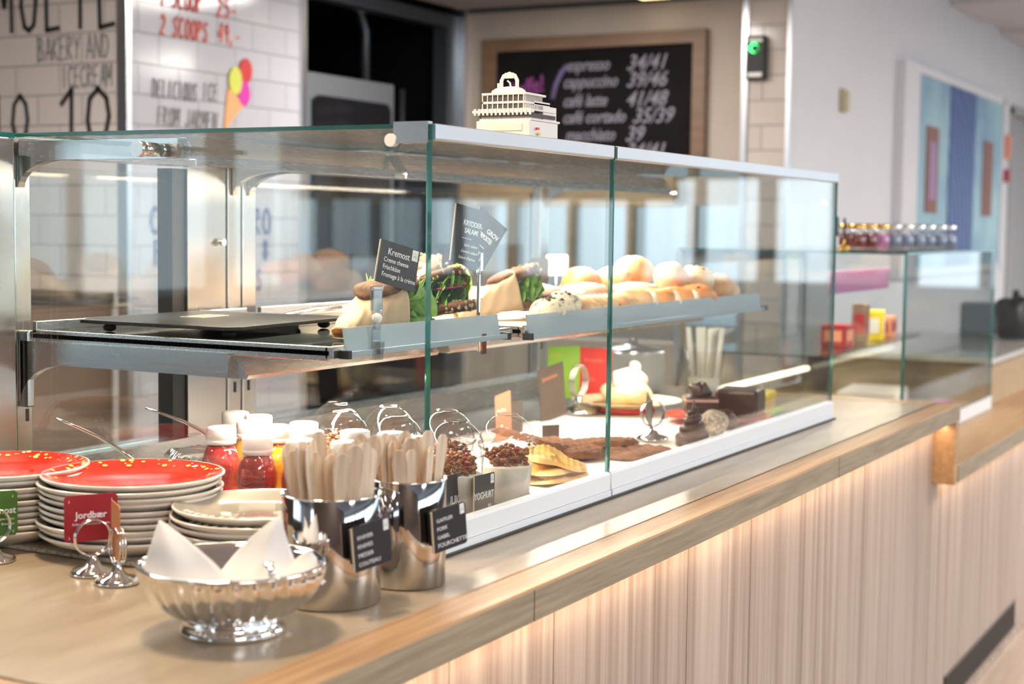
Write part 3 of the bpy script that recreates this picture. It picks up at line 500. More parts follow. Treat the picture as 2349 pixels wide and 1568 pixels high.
MB().box(.03, 1.22, .25, .65, .25, .256).build('shelf', 'acrylic', d2); MB().box(.25, .95, .30, .304, .43, .50).build('header_strip', 'purple', d2, 'purple printed strip under the top'); MB().box(.05, 1.2, .655, .672, .105, .118).build('light_strip', 'strip_lens', d2)
def place_box(name, lab, cat, m, x0, y0, z0, sx, sy, sz, rz=0, grp=None, m2=None):
    t = thing(name, lab, cat, (x0, y0, z0), rz, grp); MB().box(0, sx, 0, sy, 0, sz).build('carton', m, t, bevel=.003)
    MB().box(.15*sx, .85*sx, -.001, 0, .25*sz, .75*sz).box(-.001, 0, .15*sy, .85*sy, .25*sz, .75*sz).build('print', m2 or 'white_plastic', t); return t
for a in [('snack_carton', 'yellow and white snack carton on the glass shelf of the second case', 'box', 'lemon', 3.38, .27, 1.012, .09, .10, .10, .2, None, 'paper_white'),
          ('snack_carton', 'tall dark brown carton beside the yellow one in second case', 'box', 'brown_box', 3.21, .28, 1.012, .05, .05, .13, .1, None, 'red_card'),
          ('snack_carton', 'red carton at the left of the second case shelf', 'box', 'red_card', 3.00, .29, 1.012, .10, .08, .07, .0, None, 'peach_card'),
          ('snack_carton', 'pink patterned pack right of the yellow carton in second case', 'box', 'peach_card', 3.56, .29, 1.012, .13, .08, .07, .1, None, 'red_card'),
          ('salad_box', 'green salad box on the floor of the second case', 'box', 'green_card', 3.05, .30, .776, .12, .12, .06, .1, None, 'lime_card'),
          ('chocolate_bar', 'purple chocolate bar lying in front of the second case', 'snack', 'purple', 3.48, .05, .776, .14, .06, .03, .25, None, 'pack_blue'),
          ('chocolate_bar', 'blue chocolate bar lying beside the purple one', 'snack', 'pack_blue', 3.30, .05, .776, .14, .06, .03, .15, None, 'peach_card'),
          ('folded_bag', 'pale yellow paper bag lying at the back of second case', 'bag', 'pale_cream', 3.45, .24, .776, .30, .2, .05, .1, None, 'paper_white')]: place_box(*a)
# jars on the second case
jz = 1.3228
def jar(content, lid, lab, loc, grp):
    t = thing('jam_jar', lab, 'jar', loc, 0, grp)
    MB().lathe([(.0001, 0), (.026, 0), (.029, .006), (.029, .058), (.024, .066), (.024, .07)], 20).build('glass_body', 'plastic', t)
    MB().lathe([(.0001, .002), (.0265, .003), (.027, .05), (.0001, .05)], 20).build('filling', content, t)
    MB().lathe([(.026, .066), (.027, .068), (.027, .082), (.0001, .083)], 20).build('lid', lid, t); return t
js = [(3.30, .345, 'jar_red'), (3.365, .325, 'jar_red'), (3.43, .30, 'jar_pink'), (3.495, .275, 'jar_blue'), (3.56, .25, 'jar_blue'), (3.625, .225, 'jar_blue'), (3.69, .205, 'jar_blue'), (3.755, .18, 'jar_blue'), (3.81, .16, 'jar_blue'), (3.40, .41, 'jar_red'), (3.53, .36, 'jar_blue'), (3.66, .31, 'jar_blue')]
protos = {}
for i, (x, y, c) in enumerate(js):
    lab = {'jar_red': 'small dark red jam jar with golden lid on the second case', 'jar_pink': 'small pink jam jar in the row on the second case', 'jar_blue': 'small blue-grey jar with golden lid on the second case'}[c]
    g = {'jar_red': 'dark red jam jars', 'jar_pink': None, 'jar_blue': 'blue-grey jars'}[c]
    if c in protos: dup(protos[c], (x, y, jz))
    else: protos[c] = jar(c, 'gold' if c != 'jar_blue' else 'alu', lab, (x, y, jz), g)
mh = thing('menu_card_stand', 'black card stand at the left end of the row of jars', 'card stand', (3.23, .37, jz), .3)
MB().box(-.035, .035, -.004, .004, .03, .10).box(-.05, .0, .02, .03, .04, .105).build('card', 'black', mh); MB().lathe([(.0001, 0), (.022, 0), (.018, .008), (.004, .012), (.004, .03)], 16).build('base', 'gold', mh)

# ================================================================ THINGS ON THE COUNTER, LEFT
tr = tag(MB().prism([(-.243, .285), (-.03, .285), (-.012, .30), (-.012, .98), (-.243, .98)], 2, 0, .006).build('plate_mat', 'tray_grit', loc=(0, 0, ZC), bevel=.002), 'speckled beige mat under the stacks of red plates', 'mat')
def plate(rim, glaze, dots):
    t = thing('plate', 'plate', 'plate')
    R = .128 if rim == 'big' else .118
    pr = [(.0001, .006), (R*.62, .006), (R*.64, .0), (R*.67, 0), (R*.70, .004), (R*.9, .012), (R*.985, .0195), (R, .0215), (R*.995, .0235), (R*.97, .0235)]
    MB().lathe(pr, 56).build('body', 'ceramic', t)
    MB().lathe([(R*.97, .0235), (R*.9, .0215), (R*.72, .0125), (R*.6, .0095), (.0001, .009)], 56).build('glaze', glaze, t)
    if dots:
        rn = random.Random(3); d = MB(); d2_ = MB()
        for i in range(95):
            a = rn.uniform(0, 6.283); q = rn.uniform(.80, .93); r0 = R*q; z = .0125+(q-.72)*(.009/.18)+.0008; sz = rn.choice([.0016, .002, .003, .0042])
            c = Vector((r0*math.cos(a), r0*math.sin(a), z)); rd = Vector((math.cos(a), math.sin(a), .38)).normalized(); tg = Vector((-math.sin(a), math.cos(a), 0))
            (d2_ if rn.random() < .25 else d).add([c+tg*sz*math.cos(b*.785)+rd*sz*.8*math.sin(b*.785) for b in range(8)], [tuple(range(8))])
        d.build('dots', 'dot_yellow', t, 'yellow dots'); d2_.build('dots', 'dot_white', t, 'white dots')
    return t
P1 = plate('big', 'red_glaze', True); P1.name = 'dinner_plate'; P1.location = (-.15, .40, 1.0); P1['label'] = 'red glazed plate with yellow dots, topmost of the stack behind the red card'
def stack(proto, cx, cy, z0, n, lab, grp, step=.0097, cat='plate', seed=1):
    rn = random.Random(seed)
    for i in range(n): dup(proto, (cx+rn.uniform(-.004, .004), cy+rn.uniform(-.004, .004), z0+i*step), rn.uniform(0, 6), lab, grp)
P0 = plate('big', 'grey_glaze', False); P0.name = 'dinner_plate'; P0.location = (-.152, .400, ZC+.0065); P0['label'] = 'cream-rimmed plate stacked below the topmost red plate of the front stack'; P0['group'] = 'plates in the front red-topped stack'
stack(P0, -.152, .400, ZC+.0065+.0088, 8, P0['label'], P0['group'], .0088, seed=2)
P1.location = (-.150, .398, ZC+.0065+9*.0088)
dup(P1, (-.196, .612, ZC+.0065+9*.0088), 1.2, 'red glazed plate with yellow dots, topmost of the stack at the left picture edge'); 
for i in range(9): dup(P0, (-.194+random.uniform(-.003, .003), .612+random.uniform(-.003, .003), ZC+.0065+i*.0088), i, 'cream-rimmed plate stacked below the topmost red plate of the left edge stack', 'plates in the left edge stack')
Pg = plate('small', 'grey_glaze', False); Pg.name = 'side_plate'; Pg.location = (-.141, .182, ZC+.0608); Pg['label'] = 'glossy grey-beige plate, topmost of the lower stack behind the napkins'
w = MB()
for i in range(8):
    a = 2.6+i*.14; w.add([(.103*math.cos(a)+.004*math.cos(b*.785), .103*math.sin(a)+.004*math.sin(b*.785), .0205+.0016) for b in range(8)], [tuple(range(8))])
w.build('dots', 'dot_white', Pg)
for i in range(6): dup(Pg, (-.142+(-.006 if i == 5 else random.uniform(-.003, .003)), .182+random.uniform(-.004, .004), ZC+.001+i*.0098), i*1.3, 'grey-beige plate lower down in the stack behind the napkins', 'plates in the grey stack')

def ring_stand(loc, rz, lab):
    t = thing('ring_card_holder', lab, 'card holder', loc, rz)
    MB().lathe([(.0001, 0), (.029, 0), (.030, .003), (.026, .007), (.012, .011), (.006, .020), (.0045, .026)], 28).build('base', 'chrome', t)
    for dy in (-.0035, 0, .0035):
        MB().tube([(.0235*math.sin(a), dy, .048-.0235*math.cos(a)) for a in [2*math.pi*i/28 for i in range(28)]], .0013, 6, closed=True).build('ring', 'chrome', t)
    return t
def card(name, lab, cat, w_, h_, m, loc, rot, lines=(), edge=None, logo=False, corner=.004):
    """card standing in local xz, facing local -y; origin at the lower middle"""
    t = thing(name, lab, cat, loc, rot=rot)
    cm = MB().prism([(-w_/2+corner, 0), (w_/2-corner, 0), (w_/2, corner), (w_/2, h_-corner), (w_/2-corner, h_), (-w_/2+corner, h_), (-w_/2, h_-corner), (-w_/2, corner)], 1, -.0006, .0006).build('card', m, t)
    if edge: MB().box(-w_/2-.0008, -w_/2+.0012, -.0009, .0009, .001, h_-.001).build('edge', edge, t, 'pale cut edge')
    for ln in lines:
        s, sz, x, z = ln[:4]; k = ln[4] if len(ln) > 4 else {}
        text(s, sz, k.get('m', 'card_ink'), cm, (x, -.0009, z), align=k.get('al', 'LEFT'), bold=k.get('b', 0), shear=k.get('sh', 0), sx=k.get('sx', 1))
    if logo:
        lw = logo; MB().box(w_/2-lw-.002, w_/2-.003, -.0012, -.0006, h_-lw*1.45-.002, h_-.002).build('emblem', 'card_ink', cm, 'white emblem tab')
        MB().box(w_/2-lw*.8-.002, w_/2-.2*lw-.003, -.0016, -.0012, h_-lw*1.2, h_-lw*.9).box(w_/2-lw*.8-.002, w_/2-.2*lw-.003, -.0016, -.0012, h_-lw*.7, h_-lw*.62).build('emblem_print', 'pot_grey', cm)
    return t
FZ = math.radians(-28)   # facing towards the camera
ring_stand((-.300, .333, ZC), math.radians(-30), 'chrome ring card holder in front of the stacked red plates, holding the red card')
cs = math.radians(-32)
card('strawberry_card', 'dark red card reading Jordbær in a chrome ring holder', 'sign', .070, .062, 'red_card', (-.2945, .341, ZC+.042), (0, 0, cs), [('Jordbær', .0125, 0, .031, dict(al='CENTER', b=.02)), ('Erdbeere  Strawberry  Fraise', .0042, 0, .022, dict(al='CENTER')), ('›', .008, -.030, .052), ('‹', .008, .026, .052), ('›', .008, -.030, .004)])
ring_stand((-.322, .270, ZC), math.radians(60), 'chrome ring card holder seen edge-on with an orange-brown card')
card('edge_on_card', 'orange-brown card seen edge-on in the right-hand ring holder', 'sign', .062, .072, 'orange_edge', (-.318, .276, ZC+.030), (0, math.radians(2), math.radians(52)))
ring_stand((-.312, .502, ZC), math.radians(-25), 'chrome ring card holder at the left picture edge, holding the green card')
card('brown_cheese_card', 'green card ending in ost at the left picture edge', 'sign', .075, .062, 'green_card', (-.304, .517, ZC+.030), (0, 0, cs), [('Brunost', .0125, .035, .031, dict(al='RIGHT', b=.02)), ('Brown goat cheese', .0042, .033, .022, dict(al='RIGHT')), ('Braunkäse', .0042, .033, .015, dict(al='RIGHT')), ('‹', .008, .030, .052), ('‹', .008, .030, .004)])

# napkin bowl
nb = thing('silver_bowl', 'fluted silver bowl filled with white napkins in the near foreground', 'bowl', (-.431, -.003, ZC))
def flute(a, j): return 1+(.035*math.sin(30*a) if 3 <= j <= 10 else 0)
MB().lathe([(.052, .010), (.046, .015), (.050, .018), (.060, .021), (.074, .028), (.087, .040), (.095, .051), (.0995, .060), (.1015, .067), (.102, .071), (.102, .074), (.105, .076), (.105, .0785), (.101, .080), (.097, .074), (.09, .055), (.07, .034), (.045, .025), (.0001, .024)], 240, fn=flute).build('body', 'chrome', nb)
MB().lathe([(.0001, .0), (.059, 0), (.060, .005), (.055, .009), (.051, .012), (.054, .015), (.046, .018)], 64).build('foot', 'chrome', nb)
MB().tube([(.105*math.cos(a), .105*math.sin(a), .0785) for a in [2*math.pi*i/60 for i in range(60)]], .0022, 6, closed=True).build('rim_bead', 'chrome', nb)
def napkin(loc, rz, lab, tip=(0, 0, .1), w_=.10, seed=0):
    """soft folded corner of a napkin: wide inside the bowl, curling to one tip"""
    rn = random.Random(seed); k1 = rn.uniform(0, 6)
    def f(u, v, off=0):
        q = (1-v)**.85; x = (u-.5)*w_*q+tip[0]*v*v; z = v*tip[2]; bow = .022*math.cos((u-.5)*3.0)*q
        return (x, tip[1]*v-bow+off*q+.003*math.sin(9*u+k1)*q+.004*math.sin(6*v+k1), z)
    m_ = MB(); m_.grid(f, 20, 20); m_.grid(lambda u, v: f(u, v, .009), 20, 20)
    m_.grid(lambda u, v: (f(0 if u < .5 else 1, v)[0], f(0 if u < .5 else 1, v)[1]+.009*(1-v)*abs(u-.5)*2, f(0, v)[2]), 1, 20)
    return tag(m_.build('paper_napkin', 'napkin', loc=loc, rot=(0, 0, rz), solid=.0008), lab, 'napkin')
napkin((-.470, .040, ZC+.056), math.radians(-62), 'white folded napkin, left one in the silver bowl', (-.026, .012, .070), .110, 1)
napkin((-.408, -.022, ZC+.056), math.radians(-62), 'white folded napkin, right one in the silver bowl', (.022, .02, .072), .098, 2)
napkin((-.385, -.062, ZC+.054), math.radians(-70), 'white napkin lying low at right in the silver bowl', (.01, .01, .036), .06, 5)
sp_ = thing('serving_tongs', 'small metal clip lying across the rim of the silver bowl', 'clip', (-.470, -.088, ZC+.079), math.radians(40))
MB().tube([(0, 0, .004), (.03, 0, .006), (.055, 0, .003)], .004, 8).blob((.064, 0, .0), .012, .008, .005, 12, noise=0).build('grip', 'chrome', sp_)

# cutlery cylinders
def cutlery_cup(loc, r, h, lab):
    t = thing('cutlery_cylinder', lab, 'container', loc)
    MB().lathe([(.0001, 0), (r-.002, 0), (r, .002), (r, h-.001), (r-.0005, h), (r-.002, h), (r-.002, .003), (.0001, .003)], 64).build('body', 'mirror_steel', t)
    MB().tube([(r*math.cos(a), r*math.sin(a), h) for a in [2*math.pi*i/48 for i in range(48)]], .0014, 6, closed=True).build('rim', 'chrome', t)
    return t
cutlery_cup((-.256, -.016, ZC), .061, .134, 'polished steel cylinder of wooden knives beside the silver bowl'); cutlery_cup((-.126, -.044, ZC), .050, .137, 'polished steel cylinder of wooden forks nearest the glass case')
def stick(kind):
    n = 18; pts = []; h = .165
    prof = [(0, .0085), (.25, .0075), (.55, .006), (.68, .007), (.80, .0095), (.92, .0098), (.97, .008), (1, .003)]
    if kind == 'fork': prof = [(0, .009), (.12, .0085), (.5, .0055), (.75, .0085), (.9, .0098), (.97, .008), (1, .004)]
    poly = [(w_, t_*h) for t_, w_ in prof] + [(-w_, t_*h) for t_, w_ in prof[::-1]]
    return MB().prism(poly, 1, -.0008, .0008)
K = stick('knife').build('wooden_knife', ['birch']); tag(K, 'flat wooden knife standing in the steel cylinder beside the silver bowl', 'cutlery', 'wooden knives in the near cylinder')
F = stick('fork').build('wooden_fork', ['birch']); tag(F, 'flat wooden fork standing in the steel cylinder nearest the case', 'cutlery', 'wooden forks in the far cylinder')
def fill(proto, cx, cy, r, n, h, seed, zt):
    rn = random.Random(seed); first = True
    for i in range(n):
        a = rn.uniform(0, 6.283); q = r*math.sqrt(rn.uniform(.12, 1)); x, y = q*math.cos(a), q*math.sin(a)
        lean = rn.uniform(.04, .16)*q/r; aa = a+rn.uniform(-.4, .4); face = rn.choice([0, math.radians(-25), math.radians(-60)])+rn.uniform(-.3, .3)
        up = Vector((math.cos(aa)*lean, math.sin(aa)*lean, 1)).normalized(); fx = Vector((math.cos(face), math.sin(face), 0)); fy = up.cross(fx).normalized(); fx = fy.cross(up)
        M = Matrix((fx, fy, up)).transposed().to_4x4(); top = ZC+zt+rn.uniform(-.022, .006); base = Vector((cx+x, cy+y, 0))-Vector((up.x, up.y, 0))*.05
        M.translation = Vector((base.x, base.y, top-.165)); o = proto if first else proto.copy()
        if not first: S.collection.objects.link(o)
        o.matrix_world = M; first = False
fill(K, -.256, -.016, .047, 34, .165, 5, .198); fill(F, -.126, -.044, .037, 26, .165, 9, .196)
for nm, cx, cy, r, rows, lb in (('knife_card', -.256, -.016, .061, ['KNIVER', 'KNIVES', 'MESSER', 'COUTEAU'], 'black card listing knife in four languages on the near steel cylinder'), ('fork_card', -.126, -.044, .050, ['GAFFLER', 'FORK', 'GABEL', 'FOURCHETTE'], 'black card listing fork in four languages on the far steel cylinder')):
    an = math.radians(-103) if nm == 'knife_card' else math.radians(-90)
    px, py = cx+(r+.020)*math.cos(an)-.012, cy+(r+.020)*math.sin(an)
    c = card(nm, lb, 'sign', .062, .055, 'black_card', (px+.004, py, ZC+.056 if nm == 'knife_card' else ZC+.054), (0, math.radians(-6), math.radians(-13)), [(s, .0068 if i < 3 or nm == 'knife_card' else .0078, -.023, .038-i*.0108, dict(sx=1.1)) for i, s in enumerate(rows)], 'card_edge', .009, .003)
    MB().box(-.02, .004, .001, .018, .006, .048).build('magnet_block', 'black', c, 'black block behind the card')

# ================================================================ IN THE CASE, LOWER DECK
Z0 = ZC+.0145
bw = thing('film_bowl', 'shallow glass bowl under cling film with a spoon, behind the plates', 'bowl', (.10, .52, Z0))
MB().lathe([(.0001, 0), (.05, 0), (.075, .02), (.092, .05), (.094, .052), (.088, .05), (.07, .022), (.0001, .006)], 40).build('body', 'plastic', bw)
MB().lathe([(.0001, .035), (.04, .036), (.075, .04)], 30).build('contents', 'pale_cream', bw)
w = MB(); rn = random.Random(2)
def filmf(u, v):
    a = u*6.2832; r = .099*v; return (r*math.cos(a), r*math.sin(a), .056+.010*v*(1-v)+.0016*math.sin(40*a)*v*v-(.012*(v-.9)/.1 if v > .9 else 0)+.004*math.sin(3*a))
w.grid(filmf, 240, 16).build('cling_film', 'film', bw)
b2 = dup(bw, (.315, .63, Z0), 2.0, 'second film-covered glass bowl with spoon, behind the juice bottles'); b2.scale = (.9, .9, .9)
def spoon(loc, rot, lab):
    t = thing('spoon', lab, 'spoon', loc, rot=rot)
    MB().tube([(0, 0, 0), (.04, 0, .004), (.08, 0, .003), (.12, 0, -.004), (.15, 0, -.010)], .0032, 8, rf=lambda t_: 1.3-.7*t_).build('handle', 'chrome', t)
    MB().blob((-.018, 0, -.002), .022, .014, .004, 14, noise=0).build('scoop', 'chrome', t); return t
spoon((.03, .545, 1.000), (0, math.radians(-34), math.radians(122)), 'long thin metal spoon leaning from the film-covered bowl behind the plates')
spoon((.30, .60, .995), (0, math.radians(-30), math.radians(120)), 'metal spoon leaning from the second film-covered bowl near the bottles')

def bottle(juice):
    t = thing('juice_bottle', '', 'bottle')
    pr = [(.0001, 0), (.026, 0), (.030, .004), (.031, .012), (.029, .03), (.0275, .04), (.029, .052), (.0305, .066), (.030, .078), (.026, .092), (.0215, .101), (.0205, .108), (.0205, .112)]
    MB().lathe(pr, 36).build('body', 'plastic', t)
    pj = [(.0001, .002)]+[(r-.0014, z) for r, z in pr[2:11]]+[(.0001, .101)]
    MB().lathe(pj, 36).build('juice', juice, t)
    MB().lathe([(.0215, .104), (.0232, .105), (.0232, .111), (.0228, .1115), (.0232, .112), (.0232, .127), (.0222, .1295), (.018, .131), (.0001, .131)], 72, fn=lambda a, j: 1+(.008*math.sin(36*a) if 4 <= j <= 5 else 0)).build('cap', 'white_plastic', t, 'white screw cap')
    return t
BR = bottle('juice_red'); BO = bottle('juice_orange')
bl = [(.089, .435, 'r', 'red juice bottle with white cap, leftmost in the front of the group'), (.034, .322, 'r', 'red juice bottle with white cap just behind the red plates, second from left'), (.170, .440, 'o', 'orange juice bottle between the two foremost red bottles'), (.256, .540, 'o', 'juice bottle at the back left of the bottle group'), (.238, .478, 'o', 'juice bottle with white cap, second in the back row'),
      (.150, .375, 'o', 'juice bottle behind the foremost red bottles, bright white cap'), (.206, .362, 'o', 'juice bottle in the middle of the bottle group'), (.128, .295, 'o', 'juice bottle behind the wooden knives, bright white cap'), (.040, .245, 'r', 'red juice bottle behind the wooden knives, partly hidden'), (.169, .238, 'o', 'juice bottle behind the wooden knives at right'), (.181, .178, 'r', 'juice bottle behind the wooden forks'), (.060, .180, 'r', 'red juice bottle hidden low behind the knives'), (.160, .118, 'o', 'juice bottle behind the forks near the glass corner')]
for i, (x, y, k, lab) in enumerate(bl):
    if i == 0: BR.location = (x, y, Z0); BR['label'] = lab
    elif i == 2: BO.location = (x, y, Z0); BO['label'] = lab
    else: dup(BR if k == 'r' else BO, (x, y, Z0), i, lab)
def yog_cup():
    t = thing('yoghurt_cup', '', 'cup')
    MB().lathe([(.0001, 0), (.034, 0), (.035, .003), (.0415, .088), (.0415, .09)], 40).build('cup', 'plastic', t)
    MB().lathe([(.0001, .003), (.0335, .003), (.0385, .058), (.037, .061), (.0001, .062)], 36).build('yoghurt', 'yoghurt', t)
    w = MB(); w2 = MB(); rn = random.Random(11)
    for i in range(150):
        a = rn.uniform(0, 6.283); q = .034*math.sqrt(rn.random()); z = rn.uniform(.062, .082+.012*(1-q/.034)); (w2 if rn.random() < .13 else w).blob((q*math.cos(a), q*math.sin(a), z), rn.uniform(.003, .0055), rn.uniform(.003, .005), rn.uniform(.002, .004), 8, noise=.15, seed=i)
    w.build('granola', 'granola', t); w2.build('berries', 'berry', t)
    pr = [(.041, .089), (.0445, .089), (.045, .092), (.0445, .095), (.0425, .096)]
    for i in range(9):
        a = math.radians(8+i*7.6); pr.append((.0425*math.cos(a), .096+.046*math.sin(a)))
    pr += [(.017, .141), (.0165, .1385), (.0001, .1385)]
    MB().lathe(pr, 48).build('dome_lid', 'plastic', t, 'clear domed lid')
    return t
YC = yog_cup(); YC.scale = (1.06, 1.06, 1.03)
yl = [(.385, .088, 'yoghurt and granola cup with domed lid, nearest the front glass'), (.262, .112, 'granola cup with domed lid behind the juice card'), (.372, .193, 'granola cup with domed lid, second row behind the glass corner'), (.268, .226, 'granola cup with domed lid behind the wooden forks, front row'), (.362, .300, 'granola cup with domed lid behind the wooden forks, back row'), (.262, .325, 'granola cup with domed lid right of the bottles, front row'), (.365, .408, 'granola cup with domed lid, farthest left in the back row')]
for i, (x, y, lab) in enumerate(yl):
    if i == 0: YC.location = (x, y, Z0); YC['label'] = lab
    else: dup(YC, (x, y, Z0), i*1.1, lab)
card('juice_card', 'black card reading JUICE leaning inside the case corner', 'sign', .062, .068, 'black_card', (.222, .090, Z0+.0), (0, 0, math.radians(-4)), [('JUICE', .019, .022, .022, dict(al='RIGHT', sx=.75)), ('39,-', .012, .024, .006, dict(al='RIGHT', sx=.8))], 'card_edge', .010, .002)
card('yoghurt_card', 'black card reading YOGHURT in front of the yoghurt cup', 'sign', .058, .064, 'black_card', (.268, .064, Z0+.0), (0, 0, math.radians(-4)), [('YOGHURT', .0155, .026, .026, dict(al='RIGHT', sx=.72)), ('39,-', .012, .024, .008, dict(al='RIGHT', sx=.8))], 'card_edge', .010, .002)
# paper sheet
w = MB(); w.grid(lambda u, v: (.46+u*1.20, .025+v*(.50), .0006+.0010*math.sin(9*u+4*v)+.001*math.sin(17*v+3*u)+(.004*max(0, v-.93)/.07)), 40, 24)
tag(w.build('baking_paper', 'paper_white', loc=(0, 0, Z0+.002), solid=.0006), 'white baking paper sheet under the cookies and waffles', 'paper')
Z1 = Z0+.0055
card('peach_card', 'peach orange card standing behind the yoghurt cup', 'sign', .07, .10, 'peach_card', (.985, .42, Z1), (0, math.radians(-6), math.radians(2)), [('Muffins', .014, -.03, .06, dict(m='pale_cream'))])
card('small_grey_card', 'small grey-brown card right of the peach card', 'sign', .06, .075, 'brown_card', (1.055, .43, Z1), (0, 0, math.radians(2)))
tg = tag(MB().box(-.02, .02, -.001, .001, 0, .035).box(-.012, -.006, -.0015, -.001, .006, .029).build('paper_tag', 'brown_card', loc=(1.02, .33, Z1), rot=(0, 0, math.radians(-35))), 'small brown tag with a white mark on the baking paper', 'tag')

# waffles
def waffle():
    def f(u, v, top):
        a = u*6.2832; R = .058*(1+.10*math.cos(5*a))*v; x, y = R*math.cos(a), R*math.sin(a)
        g = (.0016*(abs(math.sin(x*300))**.5+abs(math.sin(y*300))**.5)) if top else 0
        return (x, y, (.011-g*.9+.003*math.sin(a*3) if top else 0)*min(1, (1.02-v)*9)+.004*math.sin(2*a+1)*v*v)
    return MB().grid(lambda u, v: f(u, v, True), 120, 36).grid(lambda u, v: f(u, v, False), 120, 10)
WF = waffle().build('waffle', 'waffle', loc=(.575, .098, Z1+.036), rot=(math.radians(15), math.radians(-5), .5)); tag(WF, 'golden heart-patterned waffle, topmost of the pile by the front glass', 'waffle')
for i, (dx, dy, dz, rz, tx, lab) in enumerate([(-.004, .004, .018, 1.2, .05, 'golden waffle, second from top of the pile'), (.006, .002, .010, 2.4, -.03, 'golden waffle, third from top of the pile'), (-.003, -.002, .002, 3.5, .02, 'golden waffle, bottom of the pile')]):
    o = WF.copy(); S.collection.objects.link(o); o.location = (.575+dx, .098+dy, Z1+dz); o.rotation_euler = (tx, 0, rz); o['label'] = lab
def cookie(seed):
    rn = random.Random(seed); mb = MB(); ph = [rn.uniform(0, 6) for _ in range(4)]
    def f(u, v):
        a = u*6.2832; R = .082*(1+.04*math.sin(3*a+ph[0])+.025*math.sin(7*a+ph[1]))*v
        return (R*math.cos(a), R*math.sin(a)*.95, .011*min(1, (1.0-v)*7)+.0030*math.sin(190*R*math.cos(a)+ph[2])*math.sin(210*R*math.sin(a)+ph[3])*(1-v*.5))
    mb.grid(f, 120, 40); mb.grid(lambda u, v: (f(u, v)[0], f(u, v)[1], 0), 60, 3); return mb
ck = [(.955, .100, 0, .0, .0, 0, 'flat brown cookie lying in front, nearest the white rail'), (.86, .215, .012, .10, -.06, .6, 'brown cookie in the middle of the cookie pile'), (.815, .265, .028, .22, -.12, 1.4, 'brown cookie tilted on top at the left of the pile'), (1.01, .215, .004, .08, .05, 2.2, 'brown cookie at the right behind the front one')]
C0 = None
for i, (x, y, z, tx, ty, rz, lab) in enumerate(ck):
    if i == 0: C0 = cookie(1).build('cookie', 'cookie'); o = C0
    else: o = C0.copy(); S.collection.objects.link(o)
    o.location = (x, y, Z1+z); o.rotation_euler = (tx, ty, rz); tag(o, lab, 'cookie')
rs = ring_stand((1.165, .165, Z1), math.radians(-38), 'chrome ring card holder in front of the cookies, holding a dark card'); rs.scale = (1.15, 1.15, 1.15)
card('ingredient_card', 'dark card with slanted rows of small writing behind the chrome ring', 'sign', .085, .060, 'black_card', (1.175, .178, Z1+.030), (0, math.radians(-10), math.radians(32)), [(s, .0065, -.038, .048-i*.0085, dict(sx=1.15)) for i, s in enumerate(['COOKIE M/ SJOKOLADE', 'VAFFEL M/ RØMME', 'KREMBOLLE', 'KOKOSBOLLE', 'SJOKOLADEKAKE'])])
# chocolate swirl: tapering coils
sw = thing('chocolate_meringue', 'pointed swirl of dark chocolate meringue beside the coconut ball', 'cake', (1.135, .062, Z1))
pts = []
for i in range(150):
    t = i/149; a = t*6.2832*4.6; r = .026*(1-t)**.85; pts.append((r*math.cos(a), r*math.sin(a), .010+.078*t))
MB().tube(pts, .0135, 10, rf=lambda t: 1-.88*t).lathe([(.0001, 0), (.036, 0), (.036, .008), (.02, .03), (.008, .06), (.0015, .092), (.0001, .094)], 24).build('swirl', 'chocolate', sw)
tag(MB().blob((0, 0, .026), .033, .033, .028, 28, 0, noise=.03, flat=.9, seed=5).build('coconut_ball', 'coconut', loc=(1.31, .085, Z1)), 'round coconut-dusted chocolate ball behind the chocolate swirl', 'cake')
tag(MB().blob((0, 0, .02), .030, .028, .022, 20, 0, noise=.08, flat=.9, seed=8).build('coconut_ball', 'chocolate', loc=(1.42, .10, Z1)), 'dark chocolate lump between coconut ball and chocolate cake', 'cake')
def dish(name, lab, loc, r, m, lift=0):
    t = thing(name, lab, 'plate', loc)
    MB().lathe([(.0001, 0), (r*.55, 0), (r*.6, .004), (r*.95, .014), (r, .017), (r*.97, .017), (r*.6, .007), (.0001, .006)], 48).build('body', m, t); return t
dish('cake_plate', 'white plate with red glaze under the chocolate cake', (1.535, .16, Z1), .125, 'red_glaze')
MB_ = MB
ch = thing('chocolate_cake_slice', 'layered chocolate cake slice topped with a chocolate rosette', 'cake', (1.46, .175, Z1+.015), .5)
MB().box(-.04, .04, -.035, .035, 0, .05).build('sponge', 'chocolate', ch, bevel=.006); MB().box(-.041, .041, -.036, .036, .008, .013).box(-.041, .041, -.036, .036, .040, .046).build('cream_layer', 'glaze_pink', ch)
MB().blob((.0, 0, .062), .024, .024, .018, 20, noise=.15, seed=3).build('rosette', 'chocolate', ch)
c3 = tag(MB().box(-.055, .055, -.05, .05, 0, .058).build('brownie_block', 'chocolate', loc=(1.60, .13, Z1+.015), rot=(0, 0, .15), bevel=.008), 'dark chocolate brownie block right of the layered slice', 'cake')
lt = thing('lemon_tart', 'yellow-topped lemon tart slice at the right end of the deck', 'cake', (1.76, .155, Z1+.004), .1)
MB().box(-.07, .07, -.04, .04, 0, .028).build('base', 'sponge', lt, bevel=.004); MB().box(-.072, .072, -.042, .042, .028, .046).build('topping', 'lemon', lt, bevel=.006)
MB().box(-.09, .09, -.06, .06, -.004, -.0005).build('leaf_mat', 'lime_card', lt)
dish('cream_plate', 'cream-coloured plate carrying a yellow cream cake', (1.60, .42, Z1+.012), .135, 'cream').scale = (1, 1, 1)
tag(MB().cyl((0, 0, 0), .07, .0115, 32).build('plate_riser', 'bright_red_card', loc=(1.60, .42, Z1)), 'round red riser under the cream-coloured plate', 'stand')
cc = thing('cream_cake', 'yellow cream cake with a whipped peak on the cream plate', 'cake', (1.60, .42, Z1+.019))
